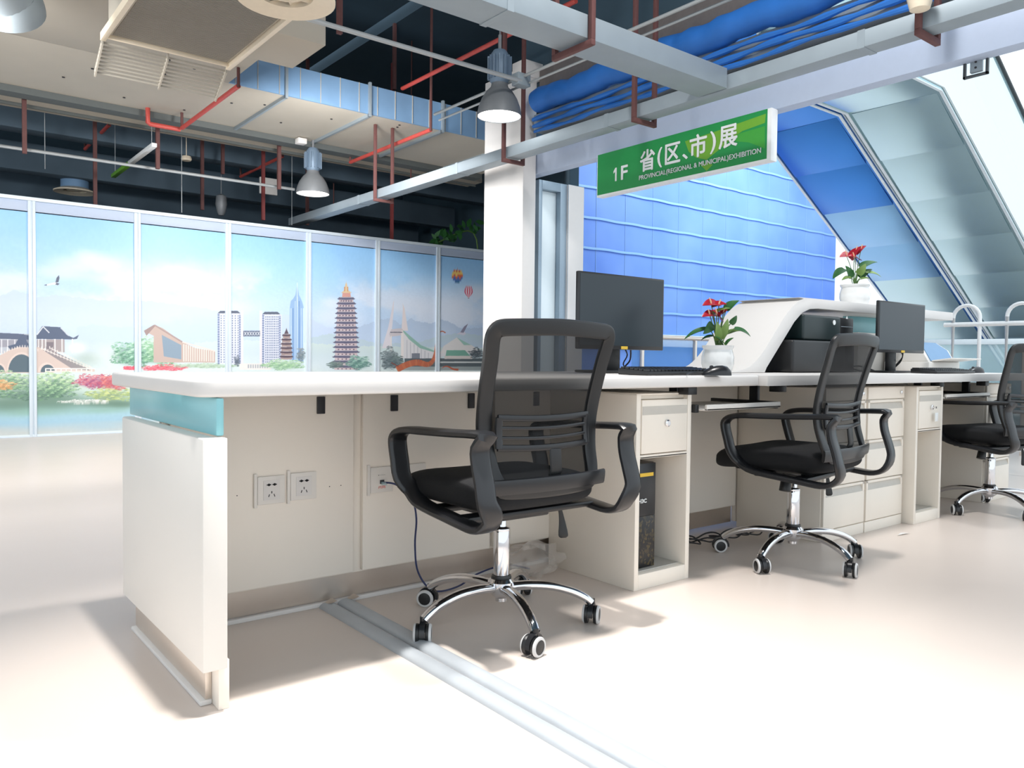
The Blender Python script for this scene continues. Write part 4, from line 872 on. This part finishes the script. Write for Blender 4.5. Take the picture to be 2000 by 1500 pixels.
# ---------------------------------------------------------------- office chair
def make_chair(label):
    t = thing('office_chair', label, 'chair', (0, 0, 0), 0, 'black mesh office chairs', local=True)
    ang0 = 0
    BA = math.radians(36)
    for k in range(5):
        a_ = BA+k*2*math.pi/5; d = Vector((math.cos(a_), math.sin(a_), 0)); s = Vector((-d.y, d.x, 0))
        P = smooth_path([d*.025+UP*.112, d*.09+UP*.117, d*.16+UP*.113, d*.22+UP*.098, d*.262+UP*.078, d*.282+UP*.062], 4)
        n_ = len(P); MB().sweep(P, .034, .026, UP, n=14, e=2.2, scale=[(1.15-.25*i/n_, 1.1-.1*i/n_) for i in range(n_)]).build('base_arm', 'chrome', t)
        c = d*.285; ca = random.uniform(0, 6.28); ax = Vector((math.cos(ca), math.sin(ca), 0)); fd = Vector((-ax.y, ax.x, 0)); wc = c+fd*.012+UP*.028
        m_ = Matrix((ax, fd, UP)).transposed().to_4x4(); m_.translation = wc
        q = MB()
        for sg in (-1, 1): q.lathe([(.002, sg*.009), (.026, sg*.009), (.028, sg*.012), (.028, sg*.022), (.018, sg*.025), (.002, sg*.025)], (0, 0, 0), 24, axis='x')
        cs_ = q.build('caster', 'black', t, xf=m_)
        q = MB(); hood = [(-.006+.034*math.cos(x_), .034*math.sin(x_)) for x_ in [math.radians(v) for v in range(-10, 191, 20)]]
        q.prism([(-.008, y, z_) for y, z_ in hood]+[(-.008, y*.8, z_*.8) for y, z_ in hood[::-1]], (.016, 0, 0)); q.lathe([(.009, .0), (.009, .045)], (0, -.012, 0), 10)
        q.add([], []); q.build('caster_hood', 'gblack', cs_, xf=m_)
        for sg in (-1, 1): q = MB(); q.lathe([(.0205, sg*.0235), (.027, sg*.0225), (.0285, sg*.019), (.0285, sg*.0215), (.026, sg*.0255), (.0205, sg*.026), (.0205, sg*.0235)], (0, 0, 0), 28, axis='x', cap=False); q.build('tyre_ring', 'ring', cs_, xf=m_)
    MB().lathe([(.001, .068), (.018, .068), (.018, .078), (.026, .085), (.038, .095), (.042, .115), (.042, .13), (.034, .14), (.001, .14)], n=32).build('base_hub', 'chrome', t)
    MB().lathe([(.001, .138), (.030, .138), (.032, .142), (.030, .148), (.001, .148)], n=28).build('collar', 'black', t)
    MB().lathe([(.001, .145), (.0255, .145), (.0255, .29), (.001, .29)], n=32).build('gas_lift', 'chrome', t, .001)
    MB().lathe([(.001, .288), (.026, .288), (.026, .296), (.014, .30), (.014, .345), (.001, .345)], n=28).build('piston', 'chrome', t, .001)
    MB().lathe([(.001, .335), (.022, .335), (.026, .37), (.001, .37)], n=24).build('lift_sleeve', 'black', t)
    b = MB(); b.box(-.09, .09, -.12, .13, .345, .38); b.box(-.24, .24, -.16, -.10, .362, .38); b.box(-.24, .24, .0, .06, .366, .384); b.build('tilt_mechanism', 'black', t, .006)
    # tension knob and lever
    b = MB(); Pk = [(-.07, .08, .36), (-.10, .085, .335), (-.125, .09, .30)]; b.tube([(-.05, 0, .36), (-.07, 0, .345)], .018, 12); b.tube([(-.072, .0, .345), (-.086, -.002, .295)], .024, 16, scale=[.85, 1]); b.build('tension_knob', 'black', t, .001)
    P = smooth_path([(.12, -.04, .365), (.165, -.055, .362), (.183, -.062, .345), (.19, -.066, .31), (.192, -.07, .275), (.193, -.072, .252)], 4)
    MB().sweep(P, .026, .008, (.62, .78, .05), n=12, e=2.4, scale=[.5]*10+[.55, .62, .7, .8, .9, 1, 1.1, 1.15, 1.2, 1.1, .7]).build('tilt_lever', 'black', t)
    # seat
    vs = []; fs = []; nu, nv = 40, 20
    def sp(v, e): return math.copysign(abs(v)**e, v)
    for i in range(nv+1):
        ph = -math.pi/2+math.pi*i/nv
        for j_ in range(nu):
            th = 2*math.pi*j_/nu; e1, e2 = .35, .42
            x = .238*sp(math.cos(ph), e1)*sp(math.cos(th), e2); y = (.25 if True else 0)*sp(math.cos(ph), e1)*sp(math.sin(th), e2)+.024; z_ = .043*sp(math.sin(ph), .8)
            top = z_ > 0
            x *= 1-.10*max(0, -y/.24)**2*.6
            z_ += .427-.018*max(0, (y-.1)/.14)**2*(1 if y > .1 else 0)+(.008*(abs(x)/.24)**2 if top else 0)+(.006 if top else 0)
            vs.append((x, y, z_))
    for i in range(nv):
        for j_ in range(nu): fs.append((i*nu+j_, i*nu+(j_+1) % nu, (i+1)*nu+(j_+1) % nu, (i+1)*nu+j_))
    MB().add(vs, fs).build('seat_cushion', 'fabric', t)
    b = MB(); b.box(-.17, .17, -.14, .18, .377, .395); b.build('seat_pan', 'black', t, .01)
    # back
    def yb(z_): 
        return float(np.interp(z_, [.44, .5, .56, .62, .70, .80, .925], [-.208, -.188, -.170, -.164, -.176, -.204, -.244]))
    def hw(z_): f = (z_-.44)/.485; return float(np.interp(z_, [.44, .6, .925], [.180, .200, .218]))
    def bow(x): return -.026*(1-(x/.235)**2)
    R = []
    zt, zb = .905, .455
    for q in range(0, 91, 18): R.append((-(hw(zt)-.05)-.05*math.sin(math.radians(q)), zt-.03+.05*math.cos(math.radians(q))-.02))
    left = [(-hw(z_), z_) for z_ in np.linspace(.83, .47, 9)]
    loop = [(-.16, zt), (-.08, zt+.003), (0, zt+.005), (.08, zt+.003), (.16, zt)]
    cor = [(.197, zt-.003), (.213, zt-.013), (.218, zt-.035)]
    right = [(hw(z_), z_) for z_ in np.linspace(.82, .50, 8)]
    full = loop+cor+right+[(.175, zb+.012), (.155, zb), (0.08, zb-.004), (0, zb-.005), (-.08, zb-.004), (-.155, zb), (-.175, zb+.012)]+[(-x, z_) for x, z_ in right[::-1]]+[(-x, z_) for x, z_ in cor[::-1]]
    P = smooth_path([(x, yb(z_)+bow(x), z_) for x, z_ in full], 3, True)
    MB().sweep(P, .048, .017, (0, 1, .15), closed=True, n=16, e=5).build('back_frame', 'black', t)
    vs = []; fs = []; nx, nz_ = 16, 20
    for i in range(nz_+1):
        z_ = .46+(.895-.46)*i/nz_
        for k in range(nx+1):
            x = -hw(z_)+2*hw(z_)*k/nx; vs.append((x, yb(z_)+bow(x)+.004, z_))
    for i in range(nz_):
        for k in range(nx): a_ = i*(nx+1)+k; fs.append((a_, a_+1, a_+nx+2, a_+nx+1))
    MB().add(vs, fs).build('back_mesh', 'mesh', t)
    # lumbar support behind the mesh with slots
    b = MB()
    def lum(pts, w, h): b.sweep([(x, yb(z_)+bow(x)-.014, z_) for x, z_ in pts], w, h, (0, 1, 0), n=10, e=3)
    for z_ in (.572, .600, .628, .656): lum([(-.17+.34*i/12, z_-.006*math.sin(math.pi*i/12)) for i in range(13)], .019 if z_ in (.572, .656) else .011, .010)
    for sg in (-1, 1): lum([(sg*.165, .57+i*.029) for i in range(4)], .024, .012)
    b.build('lumbar_support', 'gblack', t)
    b = MB(); b.sweep([(.03, yb(.56)-.04, .56), (.028, yb(.5)-.03, .50), (.02, -.19, .42), (.01, -.12, .385)], .045, .012, (0, 1, .2), n=10, e=3); b.build('back_spine', 'black', t)
    MB().sweep([(x/10*.205, yb(.47)+bow(x/10*.205)-.012, .465) for x in range(-11, 12)], .046, .014, (0, 1, .1), n=12, e=3).build('lower_crossbar', 'gblack', t)
    # armrests
    for sg in (-1, 1):
        pts = [(-.276, .615), (-.23, .618), (-.15, .614), (-.06, .610), (.02, .608), (.09, .606), (.14, .598), (.164, .580), (.166, .555), (.154, .51), (.138, .46), (.115, .42), (.07, .392), (0, .380), (-.08, .372), (-.16, .364), (-.22, .360), (-.262, .372), (-.286, .40), (-.290, .44), (-.278, .49), (-.262, .54), (-.258, .585)]
        X = lambda y, z_: sg*(.256+(.018 if .42 < z_ < .61 else (.010 if z_ >= .61 else -.004))+.02*(y+.1)**2)
        P = smooth_path([(X(y, z_), y, z_) for y, z_ in pts], 3, True)
        MB().sweep(P, .022, .062, (sg*-1, 0, 0), closed=True, n=14, e=3.4).build('armrest', 'gblack', t)
    return t
# sweep() puts its width along t x ref; armrests need the width across the chair
CH = make_chair('black mesh office chair in front, seen from behind at the near end of the counter')
CH.location = (1.50, 1.93, 0); CH.rotation_euler = (0, 0, math.radians(0))
again(CH, (2.95, 1.83, 0), math.radians(8), 'black mesh office chair in the middle, facing the filing cabinets')
again(CH, (4.84, 1.79, 0), math.radians(-12), 'black mesh office chair at the right edge of the picture')
# ---------------------------------------------------------------- floor things
t = thing('floor_trunking', 'pair of grey half round cable covers running across the floor', 'cable cover', (1.15, 1.3, 0))
for (x0, x1) in ((1.135, 1.128), (1.20, 1.19)):
    A = Vector((x0, 2.39, 0)); B_ = Vector((x1-.0, -.2, 0)); b = MB(); nn = 10; d = B_-A; vs = []
    for P in (A, B_):
        for i in range(nn+1):
            q = math.pi*i/nn; vs.append(P+Vector((.028*math.cos(q), 0, .016*math.sin(q))))
    b.add(vs, [(i, i+1, i+nn+2, i+nn+1) for i in range(nn)]+[tuple(range(nn+1)), tuple(range(nn+1, 2*nn+2))]); b.build('channel', 'trunking', t)
b = MB()
for x in (1.12, 1.2): b.add([(x, 2.392, .012), (x+.03, 2.388, .028), (x+.05, 2.385, .014), (x+.015, 2.36, .018)], [(0, 1, 2, 3)])
b.build('torn_end', 'steel', t)
P = smooth_path([(1.318, 2.352, .398), (1.34, 2.30, .395), (1.375, 2.26, .35), (1.40, 2.27, .28), (1.42, 2.31, .18), (1.44, 2.32, .08), (1.49, 2.30, .012), (1.60, 2.31, .006), (1.72, 2.36, .02), (1.86, 2.37, .03), (1.95, 2.33, .01)], 6)
t = thing('network_cable', 'dark blue network cable hanging from the socket behind the near chair', 'cable', (1.318, 2.352, .398))
MB().tube(P, .0033, 8).build('cord', 'cable', t); MB().box(1.312, 1.325, 2.335, 2.357, .390, .401).build('plug', 'glass', t, .001)
# plastic bag
def bag():
    vs = []; fs = []; nu, nv = 24, 12
    for i in range(nv+1):
        for j_ in range(nu):
            th = 2*math.pi*j_/nu; ph = math.pi*i/nv; r_ = 1+.16*math.sin(5*th+3*ph)+.12*math.sin(9*th-4*ph)+.1*random.uniform(-1, 1)
            vs.append((1.90+.13*math.sin(ph)*math.cos(th)*r_, 2.27+.07*math.sin(ph)*math.sin(th)*r_, max(.002, .06+.06*math.cos(ph)*r_)))
    for i in range(nv):
        for j_ in range(nu): fs.append((i*nu+j_, i*nu+(j_+1) % nu, (i+1)*nu+(j_+1) % nu, (i+1)*nu+j_))
    return tag(MB().add(vs, fs).build('plastic_bag', 'bag'), 'crumpled clear plastic bag on the floor beside the near cabinet', 'bag')
bag()
for k in range(5):
    c0 = Vector((2.55+.14*k, 2.22-.02*k, .012)); P = []
    for i in range(14):
        q = i*.75+k; r_ = .07+.02*math.sin(i*1.3+k); P.append(c0+Vector((r_*1.4*math.cos(q), r_*.7*math.sin(q), .012+.03*abs(math.sin(i*.9+k)))))
    tag(MB().tube(smooth_path(P, 4), .0035, 6).build('cable_coil', 'bcable'), ('dark cable coil on the floor right beside the near cabinet', 'dark cable coil second from the near cabinet', 'dark cable coil in the middle of the cable tangle', 'dark cable coil fourth from the near cabinet', 'dark cable coil nearest the filing cabinets')[k], 'cable', 'cable tangle under the counter')
tag(MB().box(2.60, 2.86, 2.31, 2.36, .0, .045).build('power_strip', 'black', None, .006), 'dark power strip lying in the cable tangle under the counter', 'power strip')
tag(MB().tube(smooth_path([(4.16, 2.28, .30), (4.22, 2.26, .28), (4.25, 2.24, .22), (4.22, 2.26, .15), (4.15, 2.28, .11)], 5), .003, 6).build('loose_cable', 'bcable'), 'thin black cable looping inside the empty computer cabinet', 'cable')
p = onZ(1752, 1046, .002)
tag(MB().add([p, p+Vector((.05, -.01, .004)), p+Vector((.10, -.015, .001)), p+Vector((.06, .01, .006))], [(0, 1, 2, 3)]).build('paper_scrap', 'slab'), 'tiny scrap of paper on the floor before the filing cabinets', 'scrap')
# ---------------------------------------------------------------- sign
SX = 4.46
p = onX(1165, 390, SX); q = onX(1505, 308, SX); zb = (p.z+q.z)/2; ytop = 2.44
S = thing('hanging_sign', 'green exhibition sign with white lettering hanging under the beam', 'sign', (SX+.03, (p.y+q.y)/2, zb))
Y0, Y1 = q.y, p.y
MB().box(SX+.002, SX+.07, Y0, Y1, zb, ytop).build('frame', 'signwhite', S, .003)
MB().box(SX, SX+.004, Y0+.03, Y1-.008, zb+.016, ytop-.002).build('green_face', 'signg', S)
def sgn(pts, m, k): MB().prism([(SX-.0006*k, onX(x, y, SX).y, onX(x, y, SX).z) for x, y in pts], (.0004, 0, 0)).build('colour_swash', m, S)
sgn([(1338, 276), (1400, 256), (1496, 222), (1494, 240), (1450, 256), (1430, 270), (1405, 292), (1380, 312), (1360, 308), (1345, 296)], 'signl', 1)
sgn([(1440, 262), (1494, 246), (1494, 290), (1462, 278), (1436, 276)], 'signm', 1)
sgn([(1368, 322), (1384, 316), (1392, 322), (1380, 334)], 'signl', 1)
def stx(s, x0, yb_, yt, x1, bold):     # the line's left edge (bottom, top) and its right edge on the sign plane
    a_ = onX(x0, yb_, SX); h_ = onX(x0, yt, SX).z-a_.z; c_ = onX(x1, yb_-(x1-x0)*.241, SX)
    text('lettering', s, 'whiteink', S, (SX-.0015, a_.y, a_.z), (0, -1, 0), (0, 0, 1), a_.y-c_.y, h_, bold)
a_ = onX(1198, 355, SX); h_ = onX(1198, 329, SX).z-a_.z; w_ = .036
MB().prism([(SX-.003, a_.y-y*w_, a_.z+z_*h_) for y, z_ in ((.55, 0), (1, 0), (1, 1), (.62, 1), (.05, .76), (.05, .6), (.55, .72))], (.0015, 0, 0)).build('lettering', 'whiteink', S)
stx('F', 1214, 351, 325, 1226, .003)
for a_ in (('省', 1251, 336.5, 296, 1279, .0035), ('(', 1285, 328, 290, 1293, .003), ('区', 1300, 322, 284, 1328.5, .0035), ('、', 1334, 312, 302, 1343.5, .003), ('市', 1348, 310, 267, 1380, .0035), (')', 1388, 301, 258, 1398, .003), ('展', 1405, 292, 250, 1440, .0035)): stx(*a_)
stx('PROVINCIAL(REGIONAL & MUNICIPAL)EXHIBITION', 1249, 355, 343.5, 1487, .0005)
# fixture under the beam on the right
p = onX(1905, 126, 4.6)
t = thing('emergency_light', 'square dark framed fixture under the beam at the upper right', 'fixture', p)
b = MB(); w_ = .062
b.box(4.60, 4.62, p.y-w_, p.y+w_, p.z-w_, p.z-w_+.012); b.box(4.60, 4.62, p.y-w_, p.y+w_, p.z+w_-.012, p.z+w_); b.box(4.60, 4.62, p.y-w_, p.y-w_+.012, p.z-w_, p.z+w_); b.box(4.60, 4.62, p.y+w_-.012, p.y+w_, p.z-w_, p.z+w_); b.build('frame', 'rubber', t, .001)
MB().box(4.605, 4.63, p.y-.03, p.y+.03, p.z-.038, p.z+.038).build('box', 'galv', t, .004)
b = MB()
for dz in (-.015, .015): b.lathe([(.006, 0), (.006, .003)], (4.602, p.y, p.z+dz), 10, axis='x')
b.build('lens', 'ink', t)
MB().box(4.61, 4.62, p.y-.004, p.y+.004, p.z+w_, 2.45).build('bracket', 'rubber', t)
# ---------------------------------------------------------------- beyond the opening
t = thing('sheeting_screen', 'tall blue sheeting screen with pale horizontal battens', 'screen', (12, 9, 0))
MB().box(8.36, 15.9, 9.0, 9.04, 1.25, 5.2).build('blue_sheet', 'sheet', t)
for k in range(8):
    z_ = 1.62+k*.47; P = [(8.36+i*7.5/60, 8.985, z_+.005*math.sin(i*1.1+k)) for i in range(61)]
    MB().sweep(P, .006, .04, (0, 0, 1), n=6, e=3).build('batten', 'batten', t)
b = MB()
for k in range(11): b.box(8.8+k*.66, 8.806+k*.66, 8.995, 9.0, 1.25, 5.2)
b.build('seam', 'duct_s', t)
MB().box(8.36, 16, 8.9, 9.1, 1.05, 1.25).build('base_rail', 'escw', t, .01)
MB().box(8.36, 16, 8.96, 9.04, 0, 1.05).build('lower_sheet', 'sheet', t)
t = thing('glass_balustrade', 'blue tinted glass balustrade with a steel rail behind the counter', 'balustrade', (5.6, 4.6, 0))
MB().box(4.95, 8.0, 4.6, 4.612, .05, 1.0).build('glass_pane', 'bglass', t)
MB().tube([(4.95, 4.6, 1.02), (8.0, 4.6, 1.02)], .02, 12).build('handrail', 'steel', t)
for x in (5.05, 5.75, 6.45, 7.15, 7.85): MB().box(x-.012, x+.012, 4.57, 4.60, 0, 1.0).build('post', 'steel', t, .002)
# escalators: stainless underside, landing then a 30 degree run down to the right
def escalator(y0, y1, label, glass, em='esc'):
    t = thing('escalator', label, 'escalator', (8.19, (y0+y1)/2, 0)); x0, z0 = 8.17, 3.5; s_ = math.tan(math.radians(30)); x1 = x0+z0/s_-.3
    und = [(6.6, z0), (x0, z0), (x1, z0-(x1-x0)*s_)]; th = .55
    b = MB(); n_ = 1+6
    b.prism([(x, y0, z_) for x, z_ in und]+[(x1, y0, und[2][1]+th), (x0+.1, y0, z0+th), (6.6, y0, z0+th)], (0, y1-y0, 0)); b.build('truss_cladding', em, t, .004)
    # stepped soffit panels
    for k in range(9):
        xa = x0+.02+k*.66; xb = xa+.655
        za, zb_ = z0-(xa-x0)*s_, z0-(xb-x0)*s_; dz = .018
        b = MB(); b.hexa([(xa, y0+.06, za-.002), (xb, y0+.06, zb_-dz), (xb, y1-.06, zb_-dz), (xa, y1-.06, za-.002)], [(xa, y0+.06, za+.02), (xb, y0+.06, zb_+.02), (xb, y1-.06, zb_+.02), (xa, y1-.06, za+.02)])
        b.build('soffit_panel', em if em == 'esc' or k < 2 else ('escm' if k < 4 else 'esc'), t, .002)  # far run steps from painted blue reflection down to plain steel
    b = MB()
    for y in (y0, y1-.03): b.prism([(6.6, y, z0-.012), (x0, y, z0-.012), (x1, y, und[2][1]-.012), (x1, y, und[2][1]), (x0, y, z0), (6.6, y, z0)], (0, .03, 0))
    b.build('edge_trim', 'escw', t)
    for y, g in ((y0, glass), (y1-.012, True)):
        b = MB(); b.prism([(6.6, y, z0+th), (x0+.1, y, z0+th), (x1, y, und[2][1]+th), (x1, y, und[2][1]+th+.75), (x0+.1, y, z0+th+.75), (6.6, y, z0+th+.75)], (0, .012, 0)); b.build('balustrade_glass', 'glass', t)
        MB().sweep([(6.6, y, z0+th+.77), (x0, y, z0+th+.77), (x0+.2, y, z0+th+.70), (x1, y, und[2][1]+th+.77)], .06, .04, (0, 0, 1), n=10).build('handrail', 'rubber', t)
    MB().prism([(6.6, y0-.02, z0+.02), (x0, y0-.02, z0+.02), (x1, y0-.02, und[2][1]+.02), (x1, y0-.02, und[2][1]+th+.02), (x0+.1, y0-.02, z0+th+.02), (6.6, y0-.02, z0+th+.02)], (0, .018, 0)).build('side_cladding', 'escw', t)
    return t
escalator(3.55, 4.55, 'near escalator with stainless panelled underside descending to the right', True)
escalator(4.60, 5.62, 'far escalator with a blue reflection painted on its stainless underside, descending to the right', True, 'escb')
# barrier
t = thing('crowd_barrier', 'white barrier with round topped tube arches behind the counter', 'barrier', (6.5, 2.3, 0))
def arch_(yc, w):
    P = [(6.5, yc-w/2, .1), (6.5, yc-w/2, 1.17)]+[(6.5, yc-w/2*math.cos(math.radians(q)), 1.17+w/2*math.sin(math.radians(q))) for q in range(15, 180, 15)]+[(6.5, yc+w/2, 1.17), (6.5, yc+w/2, .1)]
    return P
for yc in (2.60, 2.225, 1.85, 1.475): MB().tube(arch_(yc, .19), .014, 10).build('tube_arch', 'barrier', t)
MB().tube([(6.5, 1.2, 1.12), (6.5, 2.76, 1.12)], .018, 10).build('upper_rail', 'barrier', t); MB().tube([(6.5, 1.2, .2), (6.5, 2.76, .2)], .018, 10).build('lower_rail', 'barrier', t)
for yc in (2.60, 1.475): MB().box(6.3, 6.7, yc-.03, yc+.03, 0, .03).build('foot', 'barrier', t, .004)
t = thing('glass_balustrade', 'clear glass balustrade with a pale rail behind the white barrier', 'balustrade', (8, 2.5, 0))
MB().box(8.0, 8.012, .2, 3.6, .1, 1.0).build('glass_pane', 'glass', t); MB().box(7.98, 8.03, .2, 3.6, 1.0, 1.05).build('handrail', 'escw', t, .005)
for y in (.3, 1.1, 1.9, 2.7, 3.5): MB().box(7.985, 8.02, y-.02, y+.02, 0, 1.0).build('post', 'steel', t, .002)
for o in COL.objects:
    if '_o' in o: del o['_o']
